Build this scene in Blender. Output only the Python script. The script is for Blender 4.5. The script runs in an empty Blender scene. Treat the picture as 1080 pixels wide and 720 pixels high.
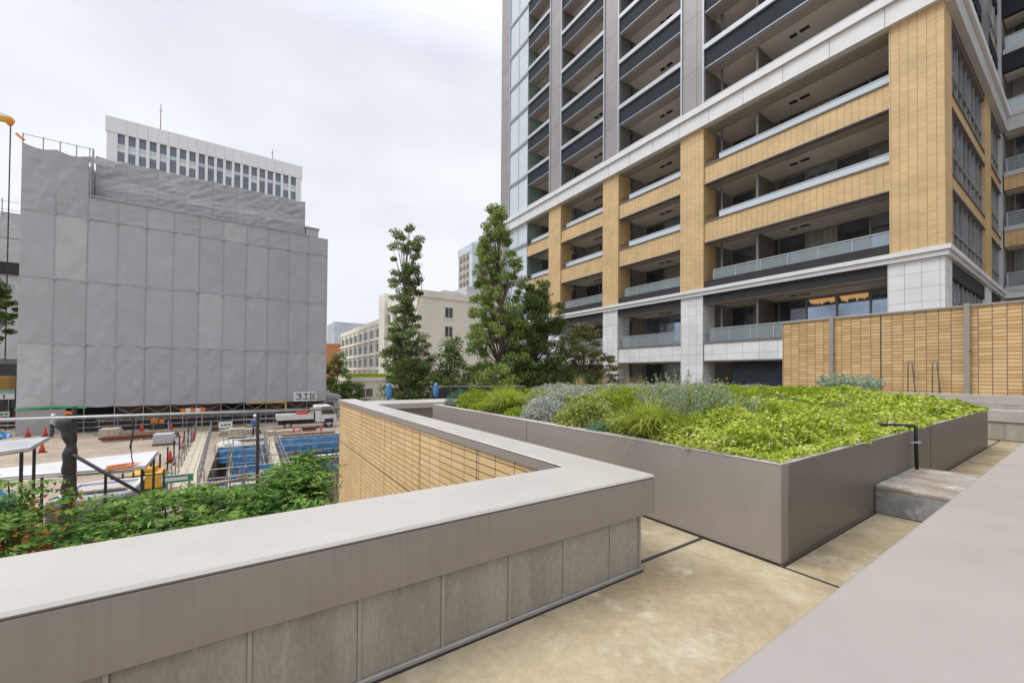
import bpy, bmesh, math, random
import numpy as np
from mathutils import Vector, Matrix, noise as mnoise

random.seed(7)
rng = np.random.default_rng(7)
S = bpy.context.scene
COL = S.collection
R = math.radians

# ------------------------------------------------------------------ camera
cam_d = bpy.data.cameras.new('camera')
cam = bpy.data.objects.new('camera', cam_d)
COL.objects.link(cam)
cam_d.sensor_width = 36
cam_d.lens = 36 * 419.14 / 1080
cam_d.shift_y = (389.29 - 360) / 1080
cam_d.clip_start = 0.05
cam_d.clip_end = 3000
_yaw, _p, _r = R(33.791), R(.7054), R(.4375)
_f = Vector((math.sin(_yaw), math.cos(_yaw), 0)); _rt = Vector((math.cos(_yaw), -math.sin(_yaw), 0)); _up = Vector((0, 0, 1))
_f2 = _f * math.cos(_p) + _up * math.sin(_p); _u2 = _up * math.cos(_p) - _f * math.sin(_p)
_r2 = _rt * math.cos(_r) + _u2 * math.sin(_r); _u3 = _u2 * math.cos(_r) - _rt * math.sin(_r)
_m = Matrix((_r2, _u3, -_f2)).transposed().to_4x4()
_m.translation = (0, 0, 1.6)
cam.matrix_world = _m
S.camera = cam

# ------------------------------------------------------------------ sky, sun, exposure
SUN_EL, SUN_AZ = R(58), R(-62)          # azimuth measured from +Y towards +X
w = bpy.data.worlds.new('World'); S.world = w; w.use_nodes = True
nt = w.node_tree; nt.nodes.clear()
def N(t, kind, **k):
    n = t.nodes.new(kind)
    for a, b in k.items(): setattr(n, a, b)
    return n
out = N(nt, 'ShaderNodeOutputWorld')
sky = N(nt, 'ShaderNodeTexSky', sky_type='NISHITA', sun_disc=False)
sky.sun_elevation = SUN_EL; sky.sun_rotation = SUN_AZ
bg1 = N(nt, 'ShaderNodeBackground'); bg1.inputs['Strength'].default_value = 0.05
nt.links.new(sky.outputs[0], bg1.inputs[0])
tc = N(nt, 'ShaderNodeTexCoord')
sep = N(nt, 'ShaderNodeSeparateXYZ'); nt.links.new(tc.outputs['Generated'], sep.inputs[0])
mp = N(nt, 'ShaderNodeMapping'); mp.inputs['Scale'].default_value = (1, 1, 2.2)
nt.links.new(tc.outputs['Generated'], mp.inputs[0])
nz = N(nt, 'ShaderNodeTexNoise'); nz.inputs['Scale'].default_value = 1.7; nz.inputs['Detail'].default_value = 4; nz.inputs['Roughness'].default_value = .5
nt.links.new(mp.outputs[0], nz.inputs['Vector'])
cr = N(nt, 'ShaderNodeValToRGB')
cr.color_ramp.elements[0].position = .36; cr.color_ramp.elements[0].color = (.63, .66, .73, 1)
cr.color_ramp.elements[1].position = .64; cr.color_ramp.elements[1].color = (.80, .81, .845, 1)
nt.links.new(nz.outputs['Fac'], cr.inputs[0])
# an overcast sky is brighter overhead than near the horizon
mr = N(nt, 'ShaderNodeMapRange'); mr.inputs['From Min'].default_value = .62; mr.inputs['From Max'].default_value = 1.0
mr.inputs['To Min'].default_value = .79; mr.inputs['To Max'].default_value = 2.4
nt.links.new(sep.outputs['Z'], mr.inputs['Value'])
bg2 = N(nt, 'ShaderNodeBackground')
nt.links.new(cr.outputs[0], bg2.inputs[0]); nt.links.new(mr.outputs[0], bg2.inputs['Strength'])
mx = N(nt, 'ShaderNodeMixShader'); mx.inputs[0].default_value = .9
nt.links.new(bg1.outputs[0], mx.inputs[1]); nt.links.new(bg2.outputs[0], mx.inputs[2])
nt.links.new(mx.outputs[0], out.inputs[0])

sd = bpy.data.lights.new('sun', 'SUN'); sun = bpy.data.objects.new('sun', sd); COL.objects.link(sun)
sd.energy = 1.45; sd.angle = R(28); sd.color = (1, .965, .91)
_sd = Vector((math.sin(SUN_AZ) * math.cos(SUN_EL), math.cos(SUN_AZ) * math.cos(SUN_EL), math.sin(SUN_EL)))
sun.rotation_euler = (-_sd).to_track_quat('-Z', 'Y').to_euler()
S.view_settings.view_transform = 'Standard'; S.view_settings.look = 'None'
S.view_settings.gamma = 1; S.view_settings.exposure = 0.68; S.view_settings.use_curve_mapping = False
S.render.engine = 'CYCLES'
S.cycles.max_bounces = 7; S.cycles.transparent_max_bounces = 12

# ------------------------------------------------------------------ materials
def mat(name, col, rough=.6, var=0., vscale=3., bump=0., bscale=40., metal=0., spec=.5, col2=None, detail=5., stretch=(1, 1, 1), objvar=0.):
    m = bpy.data.materials.new(name); m.use_nodes = True
    t = m.node_tree; b = t.nodes['Principled BSDF']
    b.inputs['Roughness'].default_value = rough; b.inputs['Metallic'].default_value = metal
    b.inputs['Specular IOR Level'].default_value = spec
    c = (*col, 1); b.inputs['Base Color'].default_value = c
    geo = None
    if var or bump or col2:
        geo = N(t, 'ShaderNodeNewGeometry'); mpn = N(t, 'ShaderNodeMapping'); mpn.inputs['Scale'].default_value = stretch
        t.links.new(geo.outputs['Position'], mpn.inputs[0]); pos = mpn.outputs[0]
    if var or col2:
        n = N(t, 'ShaderNodeTexNoise'); n.inputs['Scale'].default_value = vscale; n.inputs['Detail'].default_value = detail
        n.inputs['Roughness'].default_value = .62
        t.links.new(pos, n.inputs['Vector'])
        r = N(t, 'ShaderNodeValToRGB')
        a = tuple(x * (1 - var) for x in col); z = col2 if col2 else tuple(min(1, x * (1 + var)) for x in col)
        r.color_ramp.elements[0].position = .3; r.color_ramp.elements[0].color = (*a, 1)
        r.color_ramp.elements[1].position = .7; r.color_ramp.elements[1].color = (*z, 1)
        t.links.new(n.outputs['Fac'], r.inputs[0]); res = r.outputs[0]
        if objvar:
            oi = N(t, 'ShaderNodeObjectInfo'); hs = N(t, 'ShaderNodeHueSaturation')
            mrr = N(t, 'ShaderNodeMapRange'); mrr.inputs['To Min'].default_value = 1 - objvar; mrr.inputs['To Max'].default_value = 1 + objvar
            t.links.new(oi.outputs['Random'], mrr.inputs['Value']); t.links.new(mrr.outputs[0], hs.inputs['Value'])
            t.links.new(res, hs.inputs['Color']); res = hs.outputs[0]
        t.links.new(res, b.inputs['Base Color'])
        rr = N(t, 'ShaderNodeMapRange'); rr.inputs['To Min'].default_value = max(.05, rough - .12); rr.inputs['To Max'].default_value = min(1, rough + .12)
        t.links.new(n.outputs['Fac'], rr.inputs['Value']); t.links.new(rr.outputs[0], b.inputs['Roughness'])
    if bump:
        n2 = N(t, 'ShaderNodeTexNoise'); n2.inputs['Scale'].default_value = bscale; n2.inputs['Detail'].default_value = 4
        t.links.new(pos, n2.inputs['Vector'])
        bp = N(t, 'ShaderNodeBump'); bp.inputs['Strength'].default_value = bump; bp.inputs['Distance'].default_value = .02
        t.links.new(n2.outputs['Fac'], bp.inputs['Height']); t.links.new(bp.outputs[0], b.inputs['Normal'])
    return m

def tile_mat(name, c1, c2, mortar, bw, rh, ms=.008, offs=0., ramp=None, zoff=0., uoff=0., big=0., bigh=0., rough=.55, bigc=(.16, .14, .12), bigm=.012):
    """stacked ceramic tiles laid on vertical faces along X or Y (world metres)"""
    m = bpy.data.materials.new(name); m.use_nodes = True
    t = m.node_tree; b = t.nodes['Principled BSDF']; b.inputs['Roughness'].default_value = rough
    g = N(t, 'ShaderNodeNewGeometry')
    sp = N(t, 'ShaderNodeSeparateXYZ'); t.links.new(g.outputs['Position'], sp.inputs[0])
    sn = N(t, 'ShaderNodeSeparateXYZ'); t.links.new(g.outputs['True Normal'], sn.inputs[0])
    ab = N(t, 'ShaderNodeMath', operation='ABSOLUTE'); t.links.new(sn.outputs['X'], ab.inputs[0])
    gt = N(t, 'ShaderNodeMath', operation='GREATER_THAN'); gt.inputs[1].default_value = .5; t.links.new(ab.outputs[0], gt.inputs[0])
    mix = N(t, 'ShaderNodeMix'); mix.data_type = 'FLOAT'
    t.links.new(gt.outputs[0], mix.inputs[0]); t.links.new(sp.outputs['X'], mix.inputs[2]); t.links.new(sp.outputs['Y'], mix.inputs[3])
    au = N(t, 'ShaderNodeMath', operation='ADD'); au.inputs[1].default_value = 100 + uoff; t.links.new(mix.outputs[0], au.inputs[0])
    az = N(t, 'ShaderNodeMath', operation='ADD'); az.inputs[1].default_value = 100 + zoff; t.links.new(sp.outputs['Z'], az.inputs[0])
    cb = N(t, 'ShaderNodeCombineXYZ'); t.links.new(au.outputs[0], cb.inputs[0]); t.links.new(az.outputs[0], cb.inputs[1])
    br = N(t, 'ShaderNodeTexBrick'); br.offset = offs; br.squash = 1
    br.inputs['Scale'].default_value = 1; br.inputs['Brick Width'].default_value = bw; br.inputs['Row Height'].default_value = rh
    br.inputs['Mortar Size'].default_value = ms; br.inputs['Mortar Smooth'].default_value = .1
    br.inputs['Color1'].default_value = (*c1, 1); br.inputs['Color2'].default_value = (*c2, 1); br.inputs['Mortar'].default_value = (*mortar, 1)
    t.links.new(cb.outputs[0], br.inputs['Vector'])
    n = N(t, 'ShaderNodeTexNoise'); n.inputs['Scale'].default_value = .8; n.inputs['Detail'].default_value = 6
    t.links.new(g.outputs['Position'], n.inputs['Vector'])
    mr = N(t, 'ShaderNodeMapRange'); mr.inputs['From Min'].default_value = .3; mr.inputs['From Max'].default_value = .7
    mr.inputs['To Min'].default_value = .88; mr.inputs['To Max'].default_value = 1.1; t.links.new(n.outputs['Fac'], mr.inputs['Value'])
    hs = N(t, 'ShaderNodeHueSaturation'); t.links.new(br.outputs['Color'], hs.inputs['Color']); t.links.new(mr.outputs[0], hs.inputs['Value'])
    res = hs.outputs[0]
    if big:
        b2 = N(t, 'ShaderNodeTexBrick'); b2.offset = 0
        b2.inputs['Scale'].default_value = 1; b2.inputs['Brick Width'].default_value = big; b2.inputs['Row Height'].default_value = bigh
        b2.inputs['Mortar Size'].default_value = bigm; b2.inputs['Mortar Smooth'].default_value = 0
        b2.inputs['Color1'].default_value = (1, 1, 1, 1); b2.inputs['Color2'].default_value = (1, 1, 1, 1); b2.inputs['Mortar'].default_value = (*bigc, 1)
        t.links.new(cb.outputs[0], b2.inputs['Vector'])
        mm = N(t, 'ShaderNodeMix'); mm.data_type = 'RGBA'; mm.blend_type = 'MULTIPLY'; mm.inputs[0].default_value = 1
        t.links.new(res, mm.inputs[6]); t.links.new(b2.outputs['Color'], mm.inputs[7]); res = mm.outputs[2]
    t.links.new(res, b.inputs['Base Color'])
    bp = N(t, 'ShaderNodeBump'); bp.inputs['Strength'].default_value = .5; bp.inputs['Distance'].default_value = .01; bp.invert = True
    t.links.new(br.outputs['Fac'], bp.inputs['Height']); t.links.new(bp.outputs[0], b.inputs['Normal'])
    return m

def leaf_mat(name, stops, var=.25, trans=.3, vscale=1.6, rough=.65):
    """leaf colours vary from leaf to leaf and from clump to clump"""
    m = bpy.data.materials.new(name); m.use_nodes = True
    t = m.node_tree; t.nodes.clear(); o = N(t, 'ShaderNodeOutputMaterial')
    g = N(t, 'ShaderNodeNewGeometry')
    n = N(t, 'ShaderNodeTexNoise'); n.inputs['Scale'].default_value = vscale; n.inputs['Detail'].default_value = 3
    t.links.new(g.outputs['Position'], n.inputs['Vector'])
    a = N(t, 'ShaderNodeMath', operation='MULTIPLY_ADD'); a.inputs[1].default_value = 1.5; a.inputs[2].default_value = -.45
    t.links.new(n.outputs['Fac'], a.inputs[0])
    c = N(t, 'ShaderNodeMath', operation='MULTIPLY_ADD'); c.inputs[1].default_value = .7
    t.links.new(g.outputs['Random Per Island'], c.inputs[0]); t.links.new(a.outputs[0], c.inputs[2])
    r = N(t, 'ShaderNodeValToRGB'); els = r.color_ramp.elements
    k = len(stops)
    els[0].color = (*stops[0], 1); els[1].color = (*stops[-1], 1); els[0].position = 0; els[1].position = 1
    for i in range(1, k - 1):
        e = els.new(i / (k - 1)); e.color = (*stops[i], 1)
    t.links.new(c.outputs[0], r.inputs[0])
    d = N(t, 'ShaderNodeBsdfDiffuse')
    tr = N(t, 'ShaderNodeBsdfTranslucent')
    t.links.new(r.outputs[0], d.inputs['Color']); t.links.new(r.outputs[0], tr.inputs['Color'])
    mx = N(t, 'ShaderNodeMixShader'); mx.inputs[0].default_value = trans
    t.links.new(d.outputs[0], mx.inputs[1]); t.links.new(tr.outputs[0], mx.inputs[2]); t.links.new(mx.outputs[0], o.inputs[0])
    return m

def glass_mat(name, tint, alpha, col, rough=.05):
    """thin glass: partly clear, partly reflecting / milky"""
    m = bpy.data.materials.new(name); m.use_nodes = True
    t = m.node_tree; b = t.nodes['Principled BSDF']
    b.inputs['Base Color'].default_value = (*col, 1); b.inputs['Roughness'].default_value = rough
    o = t.nodes['Material Output']
    tr = N(t, 'ShaderNodeBsdfTransparent'); tr.inputs[0].default_value = (*tint, 1)
    mx = N(t, 'ShaderNodeMixShader'); mx.inputs[0].default_value = alpha
    t.links.new(tr.outputs[0], mx.inputs[1]); t.links.new(b.outputs[0], mx.inputs[2]); t.links.new(mx.outputs[0], o.inputs[0])
    return m

def pane_mat(name, col, spec=.9, rough=.04, var=.4, metal=0.):
    # coated glass: dark body, sky and surroundings mirrored in it
    m = mat(name, col, rough=rough, spec=spec, var=var, vscale=.9, detail=2, metal=metal)
    for l in list(m.node_tree.links):
        if l.to_socket.name == 'Roughness': m.node_tree.links.remove(l)
    return m

def coated_panel(name, col, streak=.06, rough=.45, blot=.08, dirt=None):
    """painted metal sheet: faint vertical streaks and soft blotches of weather"""
    m = bpy.data.materials.new(name); m.use_nodes = True
    t = m.node_tree; b = t.nodes['Principled BSDF']; b.inputs['Roughness'].default_value = rough
    g = N(t, 'ShaderNodeNewGeometry')
    mp = N(t, 'ShaderNodeMapping'); mp.inputs['Scale'].default_value = (38, 38, .5); t.links.new(g.outputs['Position'], mp.inputs[0])
    n1 = N(t, 'ShaderNodeTexNoise'); n1.inputs['Scale'].default_value = 1; n1.inputs['Detail'].default_value = 3; t.links.new(mp.outputs[0], n1.inputs['Vector'])
    n2 = N(t, 'ShaderNodeTexNoise'); n2.inputs['Scale'].default_value = 2.1; n2.inputs['Detail'].default_value = 7; n2.inputs['Roughness'].default_value = .65
    t.links.new(g.outputs['Position'], n2.inputs['Vector'])
    m1 = N(t, 'ShaderNodeMapRange'); m1.inputs['From Min'].default_value = .3; m1.inputs['From Max'].default_value = .7
    m1.inputs['To Min'].default_value = 1 - streak; m1.inputs['To Max'].default_value = 1 + streak; t.links.new(n1.outputs['Fac'], m1.inputs['Value'])
    m2 = N(t, 'ShaderNodeMapRange'); m2.inputs['From Min'].default_value = .3; m2.inputs['From Max'].default_value = .7
    m2.inputs['To Min'].default_value = 1 - blot; m2.inputs['To Max'].default_value = 1 + blot; t.links.new(n2.outputs['Fac'], m2.inputs['Value'])
    mu = N(t, 'ShaderNodeMath', operation='MULTIPLY'); t.links.new(m1.outputs[0], mu.inputs[0]); t.links.new(m2.outputs[0], mu.inputs[1])
    hs = N(t, 'ShaderNodeHueSaturation'); hs.inputs['Color'].default_value = (*col, 1); t.links.new(mu.outputs[0], hs.inputs['Value'])
    t.links.new(hs.outputs[0], b.inputs['Base Color'])
    mr = N(t, 'ShaderNodeMapRange'); mr.inputs['To Min'].default_value = rough - .1; mr.inputs['To Max'].default_value = rough + .15
    t.links.new(n2.outputs['Fac'], mr.inputs['Value']); t.links.new(mr.outputs[0], b.inputs['Roughness'])
    bp = N(t, 'ShaderNodeBump'); bp.inputs['Strength'].default_value = .12; bp.inputs['Distance'].default_value = .01
    t.links.new(n2.outputs['Fac'], bp.inputs['Height']); t.links.new(bp.outputs[0], b.inputs['Normal'])
    return m

def stained_concrete(name, base, dark, light, sc=.9, rust=None, stretch=(1, 1, 1), spot=True):
    m = bpy.data.materials.new(name); m.use_nodes = True
    t = m.node_tree; b = t.nodes['Principled BSDF']
    g = N(t, 'ShaderNodeNewGeometry')
    def ns(s, d=8, ro=.62, off=0):
        mp = N(t, 'ShaderNodeMapping'); mp.inputs['Location'].default_value = (off, off * 2, off); mp.inputs['Scale'].default_value = stretch; t.links.new(g.outputs['Position'], mp.inputs[0])
        n = N(t, 'ShaderNodeTexNoise'); n.inputs['Scale'].default_value = s; n.inputs['Detail'].default_value = d; n.inputs['Roughness'].default_value = ro
        n.inputs['Distortion'].default_value = .4
        t.links.new(mp.outputs[0], n.inputs['Vector']); return n.outputs['Fac']
    def ramp(f, p0, p1):
        r = N(t, 'ShaderNodeMapRange', interpolation_type='SMOOTHSTEP'); r.inputs['From Min'].default_value = p0; r.inputs['From Max'].default_value = p1
        t.links.new(f, r.inputs['Value']); return r.outputs[0]
    def mixc(f, a, bb):
        x = N(t, 'ShaderNodeMix'); x.data_type = 'RGBA'; t.links.new(f, x.inputs[0])
        for i, v in ((6, a), (7, bb)):
            if isinstance(v, tuple): x.inputs[i].default_value = (*v, 1)
            else: t.links.new(v, x.inputs[i])
        return x.outputs[2]
    big = ns(sc); med = ns(sc * 3.4, off=3.1); fine = ns(sc * 22, d=5, off=7.7); spots = ns(sc * 9, d=2, ro=.4, off=11)
    c = mixc(ramp(big, .38, .62), base, dark)
    c = mixc(ramp(med, .52, .72), c, light)
    hs = N(t, 'ShaderNodeHueSaturation'); t.links.new(c, hs.inputs['Color'])
    fr = N(t, 'ShaderNodeMapRange'); fr.inputs['From Min'].default_value = .25; fr.inputs['From Max'].default_value = .75; fr.inputs['To Min'].default_value = .82; fr.inputs['To Max'].default_value = 1.16
    t.links.new(fine, fr.inputs['Value']); t.links.new(fr.outputs[0], hs.inputs['Value'])
    c = hs.outputs[0]
    if spot: c = mixc(ramp(spots, .73, .78), c, tuple(x * .6 for x in dark))
    if rust: c = mixc(ramp(ns(sc * 1.6, off=5.5), .5, .62), c, rust)
    t.links.new(c, b.inputs['Base Color'])
    ro = N(t, 'ShaderNodeMapRange'); ro.inputs['To Min'].default_value = .5; ro.inputs['To Max'].default_value = .85; t.links.new(big, ro.inputs['Value']); t.links.new(ro.outputs[0], b.inputs['Roughness'])
    bp = N(t, 'ShaderNodeBump'); bp.inputs['Strength'].default_value = .25; bp.inputs['Distance'].default_value = .01
    t.links.new(fine, bp.inputs['Height']); t.links.new(bp.outputs[0], b.inputs['Normal'])
    return m

M = {}
M['taupe'] = coated_panel('taupe_coating', (.285, .250, .222), .05, .45, .07)
M['coping'] = coated_panel('coping_coating', (.405, .380, .352), .008, .42, .05)
M['coping_mauve'] = coated_panel('coping_mauve_coating', (.315, .288, .268), .008, .45, .05)
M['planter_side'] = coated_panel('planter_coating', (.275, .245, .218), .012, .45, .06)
M['coping_warm'] = coated_panel('coping_warm_coating', (.40, .37, .345), .012, .42, .09)
M['taupe_dark'] = coated_panel('taupe_dark_shaded', (.165, .143, .125), .012, .42, .06)  # dark taupe; on the planter it carries painted shade
M['panel_concrete'] = stained_concrete('panel_concrete', (.36, .335, .292), (.295, .27, .232), (.395, .37, .33), 1.4, stretch=(2.4, 2.4, .7), spot=False)
M['strip'] = mat('metal_strip', (.36, .34, .31), .45, .12, 6)
M['deck'] = stained_concrete('deck_concrete', (.395, .325, .212), (.275, .215, .128), (.45, .40, .305), .8)
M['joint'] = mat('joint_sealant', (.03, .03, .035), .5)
M['step'] = stained_concrete('step_concrete', (.40, .37, .33), (.27, .24, .205), (.56, .54, .50), 1.5, rust=(.25, .18, .13))
M['step_side'] = stained_concrete('step_side_concrete', (.27, .275, .275), (.17, .175, .18), (.36, .36, .355), 2.2)
M['tile_near'] = tile_mat('tile_near', (.69, .50, .265), (.62, .43, .205), (.10, .065, .035), .4, .1, .0065, uoff=.0, zoff=.02)
M['tile_rear'] = tile_mat('tile_rear', (.62, .43, .225), (.48, .30, .125), (.20, .125, .065), .25, .1, .010, uoff=.06)
M['tile_tower'] = tile_mat('tile_tower', (.62, .45, .235), (.545, .38, .185), (.34, .225, .105), .28, .082, .009, uoff=.05, big=.28, bigh=3.53, bigc=(.66, .60, .54), bigm=.006)
M['white_tile'] = tile_mat('white_tile', (.66, .67, .69), (.62, .63, .65), (.30, .30, .31), .9, .62, .010, rough=.4)
M['white_pier_tile'] = tile_mat('white_pier_tile', (.66, .67, .69), (.62, .63, .65), (.33, .33, .34), .53, .62, .010, rough=.4, uoff=.12)
M['ledge'] = mat('white_ledge', (.62, .63, .64), .45, .06, 1.2)
M['ledge2'] = mat('grey_ledge', (.46, .47, .48), .45, .06, 1.2)
M['pier_grey'] = tile_mat('pier_grey', (.255, .24, .245), (.245, .23, .235), (.06, .06, .07), 2.6, 3.53, .018, rough=.4, zoff=-1.1)
M['silver'] = mat('silver_trim', (.40, .425, .47), .4, .05, 2, metal=.25)
M['slate'] = mat('slate_band', (.026, .032, .042), .7, .25, 1.5, spec=.12)
M['black_band'] = mat('charcoal_band', (.036, .036, .040), .7, .15, 2, spec=.2)
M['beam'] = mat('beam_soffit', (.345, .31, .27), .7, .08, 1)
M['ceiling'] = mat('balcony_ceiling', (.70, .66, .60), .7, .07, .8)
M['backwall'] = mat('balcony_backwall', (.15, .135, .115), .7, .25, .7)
M['reveal_dark'] = mat('dark_reveal', (.15, .14, .145), .6, .1, 1)
M['pane_dark'] = pane_mat('pane_dark', (.10, .11, .13), metal=.55)
M['pane_blue'] = pane_mat('pane_blue', (.27, .33, .42), 1.0, .03, .3, metal=.75)
M['pane_curtain'] = mat('pane_curtain', (.20, .20, .175), .25, .35, 5, stretch=(6, 6, .2), spec=.8)
M['pane_pale'] = mat('pane_pale', (.50, .58, .63), .10, .08, .8, spec=.8)  # reflected sky is put into the pale body colour
M['pane_green'] = mat('pane_green', (.18, .26, .24), .1, .3, .8, spec=.9)
M['frame'] = mat('window_frame', (.22, .21, .20), .4, .1, 2, metal=.3)
M['frame_pale'] = mat('pale_mullion', (.30, .30, .30), .4, .1, 2, metal=.3)
M['milk_glass'] = glass_mat('milk_glass', (.8, .88, .92), .72, (.66, .74, .80), .15)
M['clear_glass'] = glass_mat('clear_glass', (.75, .83, .84), .24, (.60, .67, .70), .04)
M['sheet'] = None
M['scaff'] = mat('galvanised_pipe', (.36, .36, .37), .4, .2, 3, metal=.6)
M['rust_pipe'] = mat('rusty_pipe', (.25, .14, .09), .6, .35, 8)
M['dark_steel'] = mat('dark_steel', (.05, .05, .055), .5, .2, 5, metal=.4)
M['brown_board'] = mat('brown_board', (.115, .072, .035), .8, .3, 3)
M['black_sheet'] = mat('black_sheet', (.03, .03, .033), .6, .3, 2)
M['white_paint'] = mat('white_paint', (.72, .72, .72), .4, .06, 3)
M['cream'] = mat('cream_render', (.70, .67, .585), .85, .08, .25, bump=.05)
M['cream2'] = mat('pale_render', (.68, .655, .58), .85, .08, .3)
M['window_far'] = pane_mat('window_far', (.09, .095, .10), .8, .1, .4)
M['office_white'] = mat('office_white', (.66, .675, .70), .5, .05, .15)
M['office_dark'] = mat('office_glass_dark', (.15, .175, .22), .15, .12, .2, spec=.6)
M['office_teal'] = mat('office_glass_teal', (.48, .59, .63), .2, .15, .2)
M['rust'] = mat('rust_paint', (.20, .075, .05), .75, .35, 2)
M['soil'] = mat('soil', (.05, .038, .026), .95, .4, 8, bump=.8, bscale=30)
M['earth'] = stained_concrete('site_earth', (.36, .29, .215), (.27, .215, .165), (.42, .37, .30), .35)
M['pit_earth'] = stained_concrete('pit_earth', (.17, .115, .075), (.10, .07, .05), (.24, .18, .125), .8)
M['blue_tarp'] = mat('blue_tarp', (.07, .27, .55), .45, .4, 2.5, bump=.6, bscale=3)
M['plank'] = mat('plank', (.45, .40, .31), .8, .3, 2.5, stretch=(6, 1, 1))
M['cone_red'] = mat('cone_red', (.62, .05, .03), .45, .1, 5)
M['orange'] = mat('orange_plastic', (.70, .20, .02), .5, .15, 4)
M['yellow'] = mat('machine_yellow', (.62, .36, .03), .45, .12, 3)
M['green_ribbon'] = mat('green_ribbon', (.06, .48, .16), .5)
M['sign_white'] = mat('sign_white', (.72, .72, .72), .4)
M['sign_black'] = mat('sign_black', (.025, .025, .03), .5)
M['sign_green'] = mat('sign_green', (.04, .26, .14), .5)
M['sign_teal'] = mat('sign_teal', (.20, .45, .46), .5, .1, 2)
M['rubber'] = mat('rubber', (.025, .025, .025), .8, .2, 5)
M['wrap'] = mat('black_wrap', (.035, .034, .036), .55, .4, 14, bump=.6, bscale=20)
M['bark'] = mat('bark', (.13, .10, .075), .9, .4, 8, bump=.6, bscale=25, stretch=(1, 1, .25))
M['skin'] = mat('skin', (.45, .27, .19), .6)
M['jacket'] = mat('blue_jacket', (.05, .13, .40), .8, .15, 9)
M['trousers'] = mat('dark_trousers', (.05, .055, .075), .85, .15, 9)
M['lamp_warm'] = bpy.data.materials.new('warm_lit_curtain'); M['lamp_warm'].use_nodes = True
_b = M['lamp_warm'].node_tree.nodes['Principled BSDF']; _b.inputs['Base Color'].default_value = (.6, .42, .2, 1)
_b.inputs['Emission Color'].default_value = (1, .55, .18, 1); _b.inputs['Emission Strength'].default_value = .24
M['L_abelia'] = leaf_mat('leaf_abelia', [(.06, .13, .018), (.18, .29, .03), (.36, .46, .05), (.48, .55, .09), (.58, .60, .20)], vscale=2.6, trans=.35)
M['L_varieg'] = leaf_mat('leaf_variegated', [(.05, .10, .015), (.14, .21, .03), (.30, .34, .07), (.48, .46, .22)], vscale=4, trans=.3)
M['L_lime'] = leaf_mat('leaf_lime_grass', [(.13, .20, .025), (.29, .37, .045), (.48, .51, .11)], vscale=5, trans=.35)
M['L_lime2'] = leaf_mat('leaf_lime_soft', [(.10, .17, .02), (.24, .33, .03), (.38, .44, .06)], vscale=2.5, trans=.35)
M['L_silver'] = leaf_mat('leaf_silver', [(.17, .19, .15), (.34, .36, .30), (.50, .52, .46)], vscale=5, trans=.15)
M['L_rosemary'] = leaf_mat('leaf_rosemary', [(.13, .18, .10), (.24, .30, .18), (.40, .45, .30)], vscale=5, trans=.2)
M['L_bluegreen'] = leaf_mat('leaf_bluegreen', [(.04, .11, .07), (.08, .19, .12), (.15, .27, .17)], vscale=5, trans=.2)
M['L_mauve'] = leaf_mat('leaf_grey_mauve', [(.12, .13, .11), (.22, .23, .20), (.30, .31, .27)], vscale=5, trans=.2)
M['L_dry'] = leaf_mat('dry_grass', [(.30, .24, .11), (.45, .38, .2)], vscale=5, trans=.3)
M['flower'] = mat('white_petal', (.78, .75, .72), .6)
M['L_ginkgo'] = leaf_mat('leaf_ginkgo', [(.08, .13, .05), (.17, .23, .095), (.31, .37, .17)], vscale=1.2)
M['L_ginkgo2'] = leaf_mat('leaf_ginkgo_bright', [(.09, .15, .04), (.19, .27, .075), (.35, .43, .14)], vscale=1.0)
M['L_dark'] = leaf_mat('leaf_dark_evergreen', [(.04, .08, .025), (.09, .145, .045), (.18, .25, .08)], vscale=1.2)
M['L_olive'] = leaf_mat('leaf_olive_maple', [(.07, .085, .035), (.14, .145, .06), (.26, .25, .11)], vscale=1.5)
M['L_red'] = leaf_mat('leaf_reddish', [(.06, .09, .03), (.18, .12, .06), (.32, .14, .09)], vscale=1.2)
M['L_mid'] = leaf_mat('leaf_mid', [(.05, .10, .03), (.10, .16, .05), (.20, .26, .08)], vscale=1.2)
M['L_hedge'] = leaf_mat('leaf_hedge', [(.02, .055, .015), (.05, .115, .028), (.11, .20, .045), (.21, .31, .08)], vscale=2.5, trans=.2)
M['L_ivy'] = leaf_mat('leaf_roof_green', [(.08, .14, .02), (.20, .26, .03), (.32, .36, .05)], vscale=.6)

# scaffold mesh sheet: woven grey, slightly different from panel to panel
def sheet_mat():
    m = mat('grey_mesh_sheet', (.375, .378, .402), .8, .06, .8, objvar=.045, detail=6)
    return m
M['sheet'] = sheet_mat()
M['sheet_seam'] = mat('sheet_seam', (.36, .362, .38), .8, .2, 2)
M['sheet_light'] = mat('pale_mesh_sheet', (.43, .432, .455), .8, .10, .9, objvar=.04)

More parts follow.
